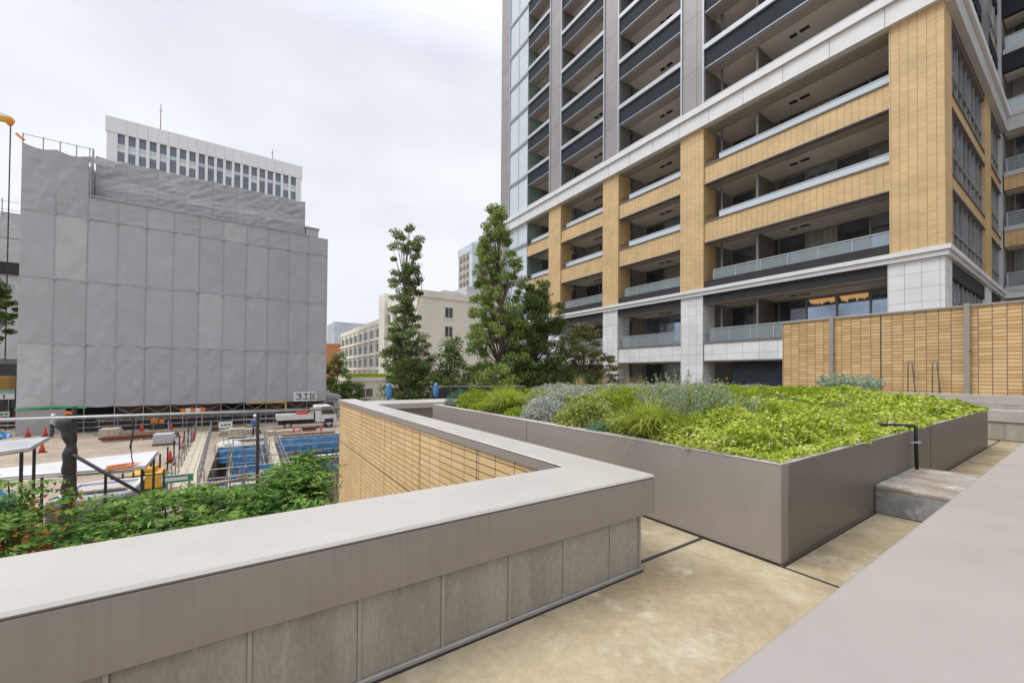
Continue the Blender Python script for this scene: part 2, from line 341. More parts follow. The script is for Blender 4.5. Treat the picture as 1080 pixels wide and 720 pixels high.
# ------------------------------------------------------------------ mesh builder
def sstep(a, b, x): t = max(0, min(1, (x - a) / (b - a))); return t * t * (3 - 2 * t)
class MB:
    def __init__(s): s.v = []; s.f = []
    def add(s, vs, fs):
        o = len(s.v); s.v += [tuple(v) for v in vs]; s.f += [tuple(i + o for i in f) for f in fs]; return s
    def box(s, x0, x1, y0, y1, z0, z1):
        x0, x1 = min(x0, x1), max(x0, x1); y0, y1 = min(y0, y1), max(y0, y1); z0, z1 = min(z0, z1), max(z0, z1)
        return s.add([(x0, y0, z0), (x1, y0, z0), (x1, y1, z0), (x0, y1, z0), (x0, y0, z1), (x1, y0, z1), (x1, y1, z1), (x0, y1, z1)],
                     [(3, 2, 1, 0), (4, 5, 6, 7), (0, 1, 5, 4), (1, 2, 6, 5), (2, 3, 7, 6), (3, 0, 4, 7)])
    def obox(s, c, size, rz=0., rx=0., ry=0.):
        m = Matrix.Translation(c) @ Matrix.Rotation(rz, 4, 'Z') @ Matrix.Rotation(ry, 4, 'Y') @ Matrix.Rotation(rx, 4, 'X')
        a, b, d = (q / 2 for q in size)
        vs = [m @ Vector(p) for p in ((-a, -b, -d), (a, -b, -d), (a, b, -d), (-a, b, -d), (-a, -b, d), (a, -b, d), (a, b, d), (-a, b, d))]
        return s.add(vs, [(3, 2, 1, 0), (4, 5, 6, 7), (0, 1, 5, 4), (1, 2, 6, 5), (2, 3, 7, 6), (3, 0, 4, 7)])
    def tube(s, p0, p1, r0, r1=None, n=8, cap=True):
        return s.path([p0, p1], [r0, r0 if r1 is None else r1], n, cap)
    def path(s, pts, rad, n=8, cap=True):
        pts = [Vector(p) for p in pts]
        if not isinstance(rad, (list, tuple)): rad = [rad] * len(pts)
        o = len(s.v); k = len(pts); ref = None
        for i, p in enumerate(pts):
            d = (pts[min(i + 1, k - 1)] - pts[max(i - 1, 0)]).normalized()
            if ref is None:
                ref = Vector((0, 0, 1)) if abs(d.z) < .9 else Vector((1, 0, 0))
            a = (ref - d * ref.dot(d)).normalized(); b = d.cross(a); ref = a
            for j in range(n):
                t = 2 * math.pi * j / n
                s.v.append(tuple(p + (a * math.cos(t) + b * math.sin(t)) * rad[i]))
        for i in range(k - 1):
            for j in range(n):
                s.f.append((o + i * n + j, o + i * n + (j + 1) % n, o + (i + 1) * n + (j + 1) % n, o + (i + 1) * n + j))
        if cap:
            s.f.append(tuple(o + j for j in reversed(range(n)))); s.f.append(tuple(o + (k - 1) * n + j for j in range(n)))
        return s
    def lathe(s, c, prof, n=14):
        o = len(s.v)
        for r, z in prof:
            for j in range(n):
                t = 2 * math.pi * j / n; s.v.append((c[0] + r * math.cos(t), c[1] + r * math.sin(t), c[2] + z))
        for i in range(len(prof) - 1):
            for j in range(n):
                s.f.append((o + i * n + j, o + i * n + (j + 1) % n, o + (i + 1) * n + (j + 1) % n, o + (i + 1) * n + j))
        s.f.append(tuple(o + j for j in reversed(range(n)))); s.f.append(tuple(o + (len(prof) - 1) * n + j for j in range(n)))
        return s
    def prism(s, pts, axis, a0, a1):
        """polygon pts (2-D) extruded along an axis"""
        def P(p, a): return {'x': (a, p[0], p[1]), 'y': (p[0], a, p[1]), 'z': (p[0], p[1], a)}[axis]
        n = len(pts)
        return s.add([P(p, a0) for p in pts] + [P(p, a1) for p in pts],
                     [tuple(range(n)), tuple(reversed(range(n, 2 * n)))] + [(i, i + n, (i + 1) % n + n, (i + 1) % n) for i in range(n)])

def origin(o):
    p = Vector((0, 0, 0)); q = o
    while q: p += q.location; q = q.parent
    return p
def link(name, me, m, parent=None, loc=None):
    o = bpy.data.objects.new(name, me); COL.objects.link(o)
    if m: me.materials.append(m)
    if parent: o.parent = parent
    return o
def obj(name, mb, m, parent=None, bevel=0., smooth=False, loc=None, seg=2):
    base = origin(parent) if parent else Vector(loc or (0, 0, 0))
    me = bpy.data.meshes.new(name)
    me.from_pydata([(v[0] - base.x, v[1] - base.y, v[2] - base.z) for v in mb.v], [], mb.f)
    bm = bmesh.new(); bm.from_mesh(me); bmesh.ops.recalc_face_normals(bm, faces=bm.faces); bm.to_mesh(me); bm.free()
    o = link(name, me, m, parent)
    if not parent: o.location = base
    if smooth:
        for p in me.polygons: p.use_smooth = True
    if bevel:
        md = o.modifiers.new('bevel', 'BEVEL'); md.width = bevel; md.segments = seg; md.limit_method = 'ANGLE'
    return o
def npmesh(name, V, F, m, parent=None, loc=None, smooth=False):
    """V (n,3), F (k,4) quads"""
    base = np.array(origin(parent) if parent else Vector(loc or (0, 0, 0)))
    V = V - base
    me = bpy.data.meshes.new(name); k = len(F); q = F.shape[1]
    me.vertices.add(len(V)); me.vertices.foreach_set('co', V.astype(np.float32).ravel())
    me.loops.add(k * q); me.loops.foreach_set('vertex_index', F.astype(np.int32).ravel())
    me.polygons.add(k); me.polygons.foreach_set('loop_start', np.arange(0, k * q, q, dtype=np.int32))
    me.update(calc_edges=True)
    o = link(name, me, m, parent)
    if not parent: o.location = base
    if smooth: me.polygons.foreach_set('use_smooth', np.ones(k, bool))
    return o
def tag(o, label, cat, group=None):
    o['label'] = label; o['category'] = cat
    if group: o['group'] = group
    return o
def thing(name, label, cat, loc=(0, 0, 0), group=None):
    o = bpy.data.objects.new(name, None); COL.objects.link(o); o.location = loc; o.empty_display_size = .2
    return tag(o, label, cat, group)
def struct(name, mb, m, loc=None, bevel=0.):
    o = obj(name, mb, m, loc=loc, bevel=bevel); o['kind'] = 'structure'; return o
def copy_tree(o, parent=None):
    c = o.copy(); COL.objects.link(c)
    if parent: c.parent = parent
    for ch in list(o.children): copy_tree(ch, c)
    return c

# ------------------------------------------------------------------ foliage builders
def leaf_quads(C, L, W, up=.0, dirs=None):
    """kite shaped leaves at C; up biases the leaf faces to look upwards"""
    n = len(C)
    nv = rng.normal(size=(n, 3)); nv[:, 2] = np.abs(nv[:, 2]) + up; nv /= np.linalg.norm(nv, axis=1)[:, None]
    d = rng.normal(size=(n, 3)) if dirs is None else dirs + rng.normal(size=(n, 3)) * .25
    d -= nv * (d * nv).sum(1)[:, None]; d /= np.linalg.norm(d, axis=1)[:, None] + 1e-9
    s = np.cross(nv, d)
    L = np.broadcast_to(np.asarray(L, float), (n,))[:, None]; W = np.broadcast_to(np.asarray(W, float), (n,))[:, None]
    fold = nv * W * .18
    V = np.stack([C - d * L * .5, C + s * W * .5 - d * L * .05 + fold, C + d * L * .5, C - s * W * .5 - d * L * .05 + fold], 1).reshape(-1, 3)
    return V, np.arange(4 * n).reshape(n, 4)
def join(parts):
    Vs, Fs, o = [], [], 0
    for V, F in parts: Vs.append(V); Fs.append(F + o); o += len(V)
    return np.concatenate(Vs), np.concatenate(Fs)
def blades(base, n, h, spread, width, droop=1., seg=5, lean=(0, 0)):
    """arching grass blades from a clump base"""
    a = rng.uniform(0, 2 * np.pi, n); ln = h * rng.uniform(.65, 1.15, n); out = spread * rng.uniform(.25, 1.1, n)
    bx = base[0] + rng.normal(0, spread * .12, n); by = base[1] + rng.normal(0, spread * .12, n)
    t = np.linspace(0, 1, seg + 1)[None, :]
    r = out[:, None] * t ** 1.35; z = ln[:, None] * (t - droop * .62 * t ** 2.6 * (out / spread)[:, None])
    ca, sa = np.cos(a)[:, None], np.sin(a)[:, None]
    P = np.stack([bx[:, None] + ca * r + lean[0] * t, by[:, None] + sa * r + lean[1] * t, base[2] + z], -1)
    wd = width * rng.uniform(.7, 1.2, n)[:, None] * (1 - t ** 2.2 * .92)
    s = np.stack([-sa * wd, ca * wd, np.zeros_like(wd)], -1)
    V = np.stack([P - s * .5, P + s * .5], 2).reshape(-1, 3)
    i = np.arange(n)[:, None] * (seg + 1) * 2 + np.arange(seg)[None, :] * 2
    F = np.stack([i, i + 1, i + 3, i + 2], -1).reshape(-1, 4)
    return V, F

def tree(name, label, base, h, r0, prof, nclump, per, cr, leaf, m, cat='tree', trunk_top=.9, group=None, squash=.7, lean=0., bare=.0, up=.3):
    """prof(t): crown radius at height fraction t (0..1 of h); clumps of leaves sit on limbs that leave the trunk"""
    root = thing(name, label, cat, base, group)
    b = np.array(base, float); mb = MB()
    kk = 9; tp = []
    for i in range(kk):
        t = i / (kk - 1) * trunk_top
        tp.append(Vector((b[0] + math.sin(t * 5 + b[0]) * .012 * h + lean * t * h, b[1] + math.cos(t * 4 + b[1]) * .012 * h, b[2] + t * h)))
    mb.path(tp, [r0 * (1 - .85 * i / (kk - 1)) for i in range(kk)], 8)
    cents = []; tries = 0
    while len(cents) < nclump and tries < nclump * 40:
        tries += 1
        t = random.uniform(bare, 1); R_ = prof(t)
        if R_ <= 0 or random.random() > (R_ / max(prof(x / 20) for x in range(21))) ** 1.3 + .12: continue
        rr = R_ * math.sqrt(random.uniform(.08, 1)); a = random.uniform(0, 6.283)
        i = min(int(t / trunk_top * (kk - 1)), kk - 1); ax = tp[i]
        cents.append((ax.x + rr * math.cos(a), ax.y + rr * math.sin(a), b[2] + t * h, rr, i))
    for (x, y, z, rr, i) in cents[:int(nclump * .55)]:
        j = max(0, i - 1); p0 = tp[j]; mid = (Vector((x, y, z)) + p0) / 2 + Vector((0, 0, -.06 * rr))
        mb.path([p0, mid, (x, y, z)], [r0 * .22 * (1 - .6 * j / kk) + .008, r0 * .12 + .006, .006], 5, cap=False)
    obj('trunk', mb, M['bark'], root, smooth=True)
    Cs = []
    for (x, y, z, rr, i) in cents:
        q = random.uniform(.6, 1.25) * cr; k = int(per * random.uniform(.6, 1.3))
        d = rng.normal(size=(k, 3)); d /= np.linalg.norm(d, axis=1)[:, None]; d *= (rng.uniform(0, 1, k) ** .45)[:, None] * q
        d[:, 2] *= squash; Cs.append(d + np.array((x, y, z)))
    C = np.concatenate(Cs); sz = rng.uniform(.7, 1.3, len(C)) * leaf
    V, F = leaf_quads(C, sz, sz * .62, up)
    npmesh('crown', V, F, m, root)
    return root

# ================================================================== GROUND
G = -3.4
PX0, PX1, PY0, PY1, PZ = -1.45, 6.6, 16.5, 32.6, -5.3     # excavated pit
g = MB()
xs = [-900, PX0, PX1, 900]; ys = [-900, PY0, PY1, 1600]
for i in range(3):
    for j in range(3):
        if i == 1 and j == 1: continue
        g.add([(xs[i], ys[j], G), (xs[i + 1], ys[j], G), (xs[i + 1], ys[j + 1], G), (xs[i], ys[j + 1], G)], [(0, 1, 2, 3)])
struct('ground', g, M['earth'])
g = MB()
g.add([(PX0, PY0, PZ), (PX1, PY0, PZ), (PX1, PY1, PZ), (PX0, PY1, PZ)], [(0, 1, 2, 3)])
for a, b in (((PX0, PY0), (PX1, PY0)), ((PX1, PY0), (PX1, PY1)), ((PX1, PY1), (PX0, PY1)), ((PX0, PY1), (PX0, PY0))):
    g.add([(*a, PZ), (*b, PZ), (*b, G), (*a, G)], [(0, 1, 2, 3)])
struct('pit_ground', g, M['pit_earth'])

# ================================================================== TERRACE
g = MB()
g.prism([(-9, -6), (16.02, -6), (16.02, 13.35), (2.56, 13.35), (2.56, 2.62), (-9, 2.62)], 'z', G + .004, 0)
struct('pavement', g, M['deck'])
g = MB()
g.box(2.72, 3.78, 2.205, 2.24, -.02, .004); g.box(3.752, 3.776, .55, 1.48, -.02, .004)
g.box(3.78, 14.3, 1.505, 1.527, -.02, .005); g.box(3.750, 3.768, 1.48, 9.08, -.02, .005)
g.box(11.4, 11.425, -.5, 1.47, -.02, .004); g.box(13.6, 13.64, -.5, 1.47, -.02, .004); g.box(14.3, 16.0, 1.50, 1.53, -.02, .004)
j = struct('pavement_joint', g, M['joint'])

# ---- foreground parapet with the tile-clad return
CT, CB = .77, .455
par = thing('parapet_wall', 'low taupe capped parapet turning a corner in the foreground, tan tiles on its outer face', 'parapet', (2.6, 2.4, 0))
mb = MB(); mb.prism([(-9, 2.10), (2.86, 2.10), (2.93, 13.42), (2.42, 13.42), (2.42, 2.74), (-9, 2.74)], 'z', .742, CT)
# (the cap's sides: tall fascia towards the terrace, shallow towards the site)
obj('coping', mb, M['coping'], par, bevel=.024, seg=1)
mb = MB(); mb.prism([(-9, 2.104), (2.856, 2.104), (2.926, 13.41), (2.80, 13.41), (2.74, 2.157), (-9, 2.157)], 'z', CB, .7405)
mb.prism([(2.424, 13.416), (2.424, 2.736), (-9, 2.736), (-9, 2.69), (2.468, 2.69), (2.468, 13.37), (2.79, 13.37), (2.79, 13.416)], 'z', .648, .7405)
obj('fascia', mb, M['taupe'], par, bevel=.004)
mb = MB(); mb.prism([(-9, 2.16), (2.70, 2.16), (2.79, 13.30), (2.47, 13.30), (2.47, 2.688), (-9, 2.688)], 'z', .0, .741)
obj('wall_core', mb, M['panel_concrete'], par)
edges = [2.69, 2.35, 1.88, 1.42, .96, .50, .03, -.43, -.89, -1.35, -1.81, -2.27]
for a, b in zip(edges[:-1], edges[1:]):
    mb = MB(); mb.box(b + .009, a - .009, 2.135, 2.158, .03, CB - .002); obj('concrete_panel', mb, M['panel_concrete'], par, bevel=.003)
mb = MB()
for e in edges[1:]: mb.box(e - .0085, e + .0085, 2.127, 2.159, .028, CB - .003)
mb.box(2.682, 2.703, 2.122, 2.159, .028, CB - .003)
obj('joint_strip', mb, M['strip'], par)
mb = MB(); mb.box(-9, 2.71, 2.118, 2.159, .002, .027); obj('base_strip', mb, M['strip'], par, bevel=.003)
mb = MB(); mb.box(-9, 2.716, 2.104, 2.1175, .001, .007); obj('base_dark_line', mb, M['joint'], par)  # thin dark line along the foot of the wall
mb = MB(); mb.box(2.45, 2.469, 2.705, 13.30, -.492, .645); mb.box(2.45, 2.469, 2.705, 13.30, G, -.508)
mb.box(2.45, 2.60, 13.302, 13.322, G, .645)
obj('tile_cladding', mb, M['tile_near'], par)
mb = MB()
for yy in (6.45, 4.45, 8.5, 10.5): mb.box(2.4485, 2.462, yy - .008, yy + .008, G, .645)
mb.box(2.4485, 2.466, 2.705, 13.30, -.507, -.493)
obj('movement_joint', mb, M['joint'], par)

far = thing('parapet_wall', 'far low parapet with grey cap crossing behind the planter, trees beyond', 'parapet', (5, 11.8, 0))
mb = MB(); mb.box(2.94, 16.0, 11.0, 12.3, .60, CT - .003); obj('coping', mb, M['coping'], far, bevel=.02)
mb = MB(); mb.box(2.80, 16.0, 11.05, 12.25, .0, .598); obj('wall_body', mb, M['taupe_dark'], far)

near = thing('parapet_wall', 'broad mauve grey parapet cap right under the camera at lower right', 'parapet', (4, .2, 0))
mb = MB(); mb.box(-6, 16.3, -.9, .60, .70, CT + .0); obj('coping', mb, M['coping_mauve'], near, bevel=.02, seg=3)
mb = MB(); mb.box(-6, 16.3, -.9, .57, .0, .698); obj('wall_body', mb, M['taupe'], near)

# ---- planter
PT = .85
pl = thing('raised_planter', 'large taupe walled planter filled with lime green shrubs in mid terrace', 'planter', (9, 5.3, 0))
PXA, PXB, PYA, PYB = 3.77, 14.32, 1.53, 9.08
mb = MB(); mb.box(PXA, PXA + .14, PYA, PYB, .012, PT - .004); obj('side_panel', mb, M['planter_side'], pl, bevel=.006)
mb = MB(); mb.box(PXA + .141, PXB, PYA + .001, PYA + .14, .012, PT - .004); obj('side_panel', mb, M['taupe_dark'], pl, bevel=.006)  # same coating as the other sides, its shade painted in as darker colour
mb = MB(); mb.box(PXB - .14, PXB + .001, PYA + .142, PYB, .012, PT - .004); obj('side_panel', mb, M['planter_side'], pl, bevel=.006)
mb = MB(); mb.box(PXA + .142, PXB - .142, PYB - .14, PYB + .001, .012, PT - .004); obj('side_panel', mb, M['planter_side'], pl, bevel=.006)
mb = MB()
mb.prism([(PXA - .004, PYA - .004), (PXB + .004, PYA - .004), (PXB + .004, PYB + .004), (PXA - .004, PYB + .004)], 'z', PT - .003, PT + .006)
bpy_me = mb
rim = MB()
for (x0, x1, y0, y1) in ((PXA - .004, PXA + .15, PYA - .004, PYB), (PXA + .15, PXB + .004, PYA - .004, PYA + .15), (PXB - .15, PXB + .004, PYA + .15, PYB), (PXA + .15, PXB - .15, PYB - .15, PYB)):
    rim.box(x0, x1, y0, y1, PT - .003, PT + .006)
obj('rim_cap', rim, M['coping_warm'], pl, bevel=.003)
mb = MB(); mb.box(PXA - .003, PXA + .01, 5.195, 5.2, .02, PT - .006); mb.box(8.9, 8.905, PYA - .002, PYA + .01, .02, PT - .006); obj('seam', mb, M['joint'], pl)
def bed(x, y):
    """height of the soil mound inside the planter"""
    ex = min(x - PXA, PXB - x, 2.2) / 2.2; ey = min(y - PYA, PYB - y, 2.0) / 2.0
    e = max(0., min(ex, ey)); s = e * e * (3 - 2 * e)
    return .80 + .26 * s
n = 40; V = []; F = []
for i in range(n + 1):
    for k in range(n + 1):
        x = PXA + .145 + (PXB - PXA - .29) * i / n; y = PYA + .145 + (PYB - PYA - .29) * k / n
        V.append((x, y, bed(x, y) + .03 * mnoise.noise((x * 3, y * 3, 0))))
for i in range(n):
    for k in range(n): F.append((i * (n + 1) + k, (i + 1) * (n + 1) + k, (i + 1) * (n + 1) + k + 1, i * (n + 1) + k + 1))
obj('soil', MB().add(V, F), M['soil'], pl, smooth=True)

# ---- step block and downpipe
s_ = thing('concrete_step', 'weathered concrete step block with rusty top against planter side', 'step', (7.1, 1.05, 0))
mb = MB(); mb.box(6.2, 7.92, .62, 1.526, .007, .285); obj('block', mb, M['step_side'], s_, bevel=.006)
mb = MB(); mb.box(6.196, 7.924, .616, 1.527, .286, .33); obj('top_slab', mb, M['step'], s_, bevel=.008)
dp = thing('drain_pipe', 'black bent pipe over planter rim standing on concrete step', 'pipe', (7.55, 1.47, .33))
mb = MB(); px_ = 7.72
mb.path([(px_ - .28, 1.78, .93), (px_ - .05, 1.52, .93), (px_ - .005, 1.485, .925), (px_, 1.47, .90), (px_ + .0, 1.46, .33)], [.021] * 5, 10); obj('pipe', mb, M['rubber'], dp, smooth=True)
mb = MB(); mb.tube((px_ - .13, 1.50, .70), (px_ + .03, 1.425, .70), .009, n=6); mb.lathe((px_, 1.452, .69), [(.034, 0), (.034, .022)], 12); obj('clamp', mb, M['silver'], dp)

# ---- stepped rear parapet and tall tile wall
rp = thing('parapet_wall', 'stepped grey capped parapet at the foot of the tall tan tile wall', 'parapet', (16.3, 1.0, 0))
mb = MB(); mb.box(16.0, 16.40, -6, 1.95, .48, .78); obj('coping', mb, M['coping_warm'], rp, bevel=.01)
mb = MB(); mb.box(16.42, 16.60, -6, 9.3, .90, 1.14); obj('coping', mb, M['coping_warm'], rp, bevel=.01)
mb = MB(); mb.box(16.06, 16.40, -6, 1.90, .0, .478); mb.box(16.41, 16.6, -6, 9.3, 0, .898); obj('wall_core', mb, M['panel_concrete'], rp)
for k in range(9):
    y1 = 1.90 - k * .46
    mb = MB(); mb.box(16.035, 16.058, y1 - .445, y1 - .012, .02, .476); obj('concrete_panel', mb, M['panel_concrete'], rp)
mb = MB()
for k in range(10): mb.box(16.028, 16.058, 1.90 - k * .46 - .006, 1.90 - k * .46 + .010, .02, .476)
obj('joint_strip', mb, M['strip'], rp)

tw = thing('boundary_wall', 'tall tan tile wall with grey posts behind the planter at right', 'wall', (16.8, 2, 0))
def wall_panel(y0, y1):
    mb = MB(); mb.box(16.66, 16.9, y0, y1, 0, 3.56); obj('tile_panel', mb, M['tile_rear'], tw)
wall_panel(5.26, 6.72); wall_panel(2.19, 5.15); wall_panel(-6, 2.08)
mb = MB()
for yy in (3.95, .98): mb.box(16.654, 16.67, yy - .012, yy + .012, 1.1, 3.56)
obj('movement_joint', mb, M['joint'], tw)
for yy in (5.205, 2.135):
    mb = MB(); mb.box(16.56, 16.68, yy - .056, yy + .056, 0, 3.66); p = obj('post', mb, M['planter_side'], tw, bevel=.006)
    mb = MB(); mb.tube((16.57, yy - .07, 2.35), (16.57, yy - .055, 2.35), .035, n=10); obj('lock', mb, M['dark_steel'], p)
mb = MB(); mb.box(16.62, 16.92, -6, 6.74, 3.561, 3.62); obj('coping', mb, M['planter_side'], tw, bevel=.006)
for k, yy in enumerate((3.22, 2.71)):
    mb = MB()
    mb.path([(16.46, yy + .075, 1.15), (16.46, yy + .07, 2.03), (16.46, yy + .05, 2.07), (16.46, yy + .0, 2.07), (16.46, yy - .02, 2.03), (16.50, yy - .075, 1.15)], .015, 8)
    o = obj('grab_rail', mb, M['frame'], None, smooth=True, loc=(16.45, yy, 1.14))
    tag(o, ['left one of two bent metal grab rails before the tan tile wall', 'right one of two bent metal grab rails before the tan tile wall'][k], 'grab rail', 'grab rails by the tile wall')

# ================================================================== APARTMENT TOWER
T = thing('apartment_tower', 'tall apartment tower with tan tiled lower floors and dark grey balconies above', 'apartment building', (32, 20, G))
XF, XR, XB = 23.6, 24.9, 26.9
FH = 3.53
PY = [(3.6, 5.29), (13.9, 15.5), (20.75, 22.35), (27.5, 29.2)]
BAY = [(5.29, 13.9), (15.5, 20.75), (22.35, 27.5), (29.2, 37.9)]
ZL, ZW = 17.1, 6.59           # ledge under the grey part, foot of the white strip
ZTOP = 18.4 + FH * 9
def part(name, m, *boxes, parent=T, bevel=0.):
    mb = MB()
    for b in boxes: mb.box(*b)
    return obj(name, mb, m, parent, bevel=bevel)
part('wall', M['backwall'], (XB + .12, 45, 3.9, 37.7, G, ZTOP))
part('wall', M['pier_grey'], (45.01, 60, -22, 37.7, G, ZTOP))
# piers
for k, (a, b) in enumerate(PY):
    x1 = 25.0
    part('pier', M['tile_tower'], (XF, x1, a, b, ZW + .42, ZL - .003))
    part('pier', M['white_pier_tile'], (XF + .02, x1, a + (.06 if k else .02), b - .04 + (.12 if k == 0 else 0), G, ZW - .003))
    if k:
        p = part('pier', M['pier_grey'], (XF + .06, x1, a + .10, b - .10, 18.41, ZTOP))
        part('trim', M['silver'], (XF - .02, XF + .16, a, a + .098, 18.41, ZTOP), (XF - .02, XF + .16, b - .098, b, 18.41, ZTOP), parent=p)
        part('side_lining', M['reveal_dark'], (XF + .17, x1, a + .03, a + .098, 18.41, ZTOP), (XF + .17, x1, b - .098, b - .03, 18.41, ZTOP), parent=p)
part('pier', M['pier_grey'], (XF + .06, 25.0, 3.7, 5.2, 18.41, ZTOP))
p = part('pier', M['pier_grey'], (XF + .06, 25.6, 36.2, 37.9, G, ZTOP))
part('trim', M['silver'], (XF, XF + .1, 36.1, 36.198, G, ZTOP), parent=p)
# ledges
p = part('ledge', M['ledge'], (XF - .22, XF + .3, 3.35, 37.9, ZL, 17.98)); 
part('moulding', M['ledge'], (XF - .36, XF + .3, 3.22, 37.9, 18.0, 18.39), parent=p)
mb = MB()
for k in range(1, 18): mb.box(XF - .223, XF - .2, 3.35 + k * 2.02 - .008, 3.35 + k * 2.02 + .008, ZL, 17.98)
obj('seam', mb, M['joint'], p)
p = part('ledge', M['ledge'], (XF - .10, XF + .3, 3.5, 37.9, ZW, ZW + .20)); part('moulding', M['ledge'], (XF - .18, XF + .3, 3.42, 37.9, ZW + .215, ZW + .41), parent=p)
# return face ledges
p = part('ledge', M['ledge2'], (XF + .31, 39.6, 3.35, 3.8, ZL, 17.98)); part('moulding', M['ledge'], (XF + .31, 39.6, 3.22, 3.8, 18.0, 18.39), parent=p)
p = part('ledge', M['ledge2'], (XF + .31, 39.6, 3.5, 3.8, ZW, ZW + .20)); part('moulding', M['ledge'], (XF + .31, 39.6, 3.42, 3.8, ZW + .215, ZW + .41), parent=p)

def window(y0, y1, z0, z1, x=XB, mats=('pane_dark',), step=1.5, axis='y', lit=None, off=0):
    """row of tall sliding windows in a dark frame; the panes are a sub-part"""
    n = max(1, round((y1 - y0) / step)); d = (y1 - y0) / n; fr = MB(); pn = {}
    for i in range(n + 1):
        c = y0 + i * d
        fr.box(x - .06, x + .05, c - .045, c + .045, z0, z1)
    fr.box(x - .055, x + .05, y0, y1, z0, z0 + .08); fr.box(x - .055, x + .05, y0, y1, z1 - .10, z1)
    f = obj('window', fr, M['frame'], T)
    for i in range(n):
        k = mats[(i + off) % len(mats)]; a, b = y0 + i * d + .046, y0 + (i + 1) * d - .046
        obj('curtain' if k == 'pane_curtain' else 'pane', MB().box(x - .01, x + .02, a, b, z0 + .081, z1 - .101), M[k], f)
        if lit and i in lit:
            pts = [(b - .05, z1 - .16), (a + .05, z1 - .16)]; q_ = a + .05
            while q_ < b - .12:
                e_ = random.uniform(.05, .09); h_ = z1 - random.uniform(.36, .52); pts += [(q_, h_), (q_ + e_, h_ - .02), (q_ + e_ + .01, h_ + .10)]; q_ += e_ + .03
            mb = MB(); mb.prism(pts, 'x', x - .018, x - .012); obj('curtain', mb, M['lamp_warm'], f)
    return f
def guard(y0, y1, z0, z1, m, x=XF + .25, posts=False, railm='silver'):
    gl = MB(); gl.box(x - .01, x + .01, y0, y1, z0, z1 - .03)
    o = obj('guardrail', gl, M[m], T)
    r = MB(); r.box(x - .03, x + .03, y0, y1, z1 - .029, z1 + .015)
    if posts:
        n = max(2, round((y1 - y0) / 1.25))
        for i in range(n + 1): c = y0 + (y1 - y0) * i / n; r.box(x - .025, x + .035, c - .018, c + .018, z0, z1 - .03)
    obj('handrail', r, M[railm], o)
    return o
def ceiling(y0, y1, z):
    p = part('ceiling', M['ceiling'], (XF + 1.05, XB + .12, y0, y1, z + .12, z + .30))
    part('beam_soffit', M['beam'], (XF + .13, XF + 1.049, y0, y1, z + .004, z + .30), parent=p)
    mb = MB()
    c = (y0 + y1) / 2 - .6
    mb.box(XF + 1.9, XF + 2.15, c, c + .45, z + .09, z + .119); mb.box(XF + 1.9, XF + 2.15, c + .6, c + .95, z + .09, z + .119)
    obj('ceiling_vent', mb, M['dark_steel'], p)
    return p
def partition(y, z0, z1):
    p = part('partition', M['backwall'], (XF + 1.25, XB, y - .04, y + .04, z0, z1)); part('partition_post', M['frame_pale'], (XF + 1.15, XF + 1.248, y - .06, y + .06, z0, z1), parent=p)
def downpipe(y, z0, z1):
    mb = MB(); mb.tube((XF + 1.2, y, z0), (XF + 1.2, y, z1), .06, n=10); obj('downpipe', mb, M['frame_pale'], T, smooth=True)
random.seed(3)
PM = [('pane_dark', 'pane_dark', 'pane_curtain', 'pane_dark', 'pane_blue'), ('pane_dark', 'pane_curtain', 'pane_dark', 'pane_blue')]
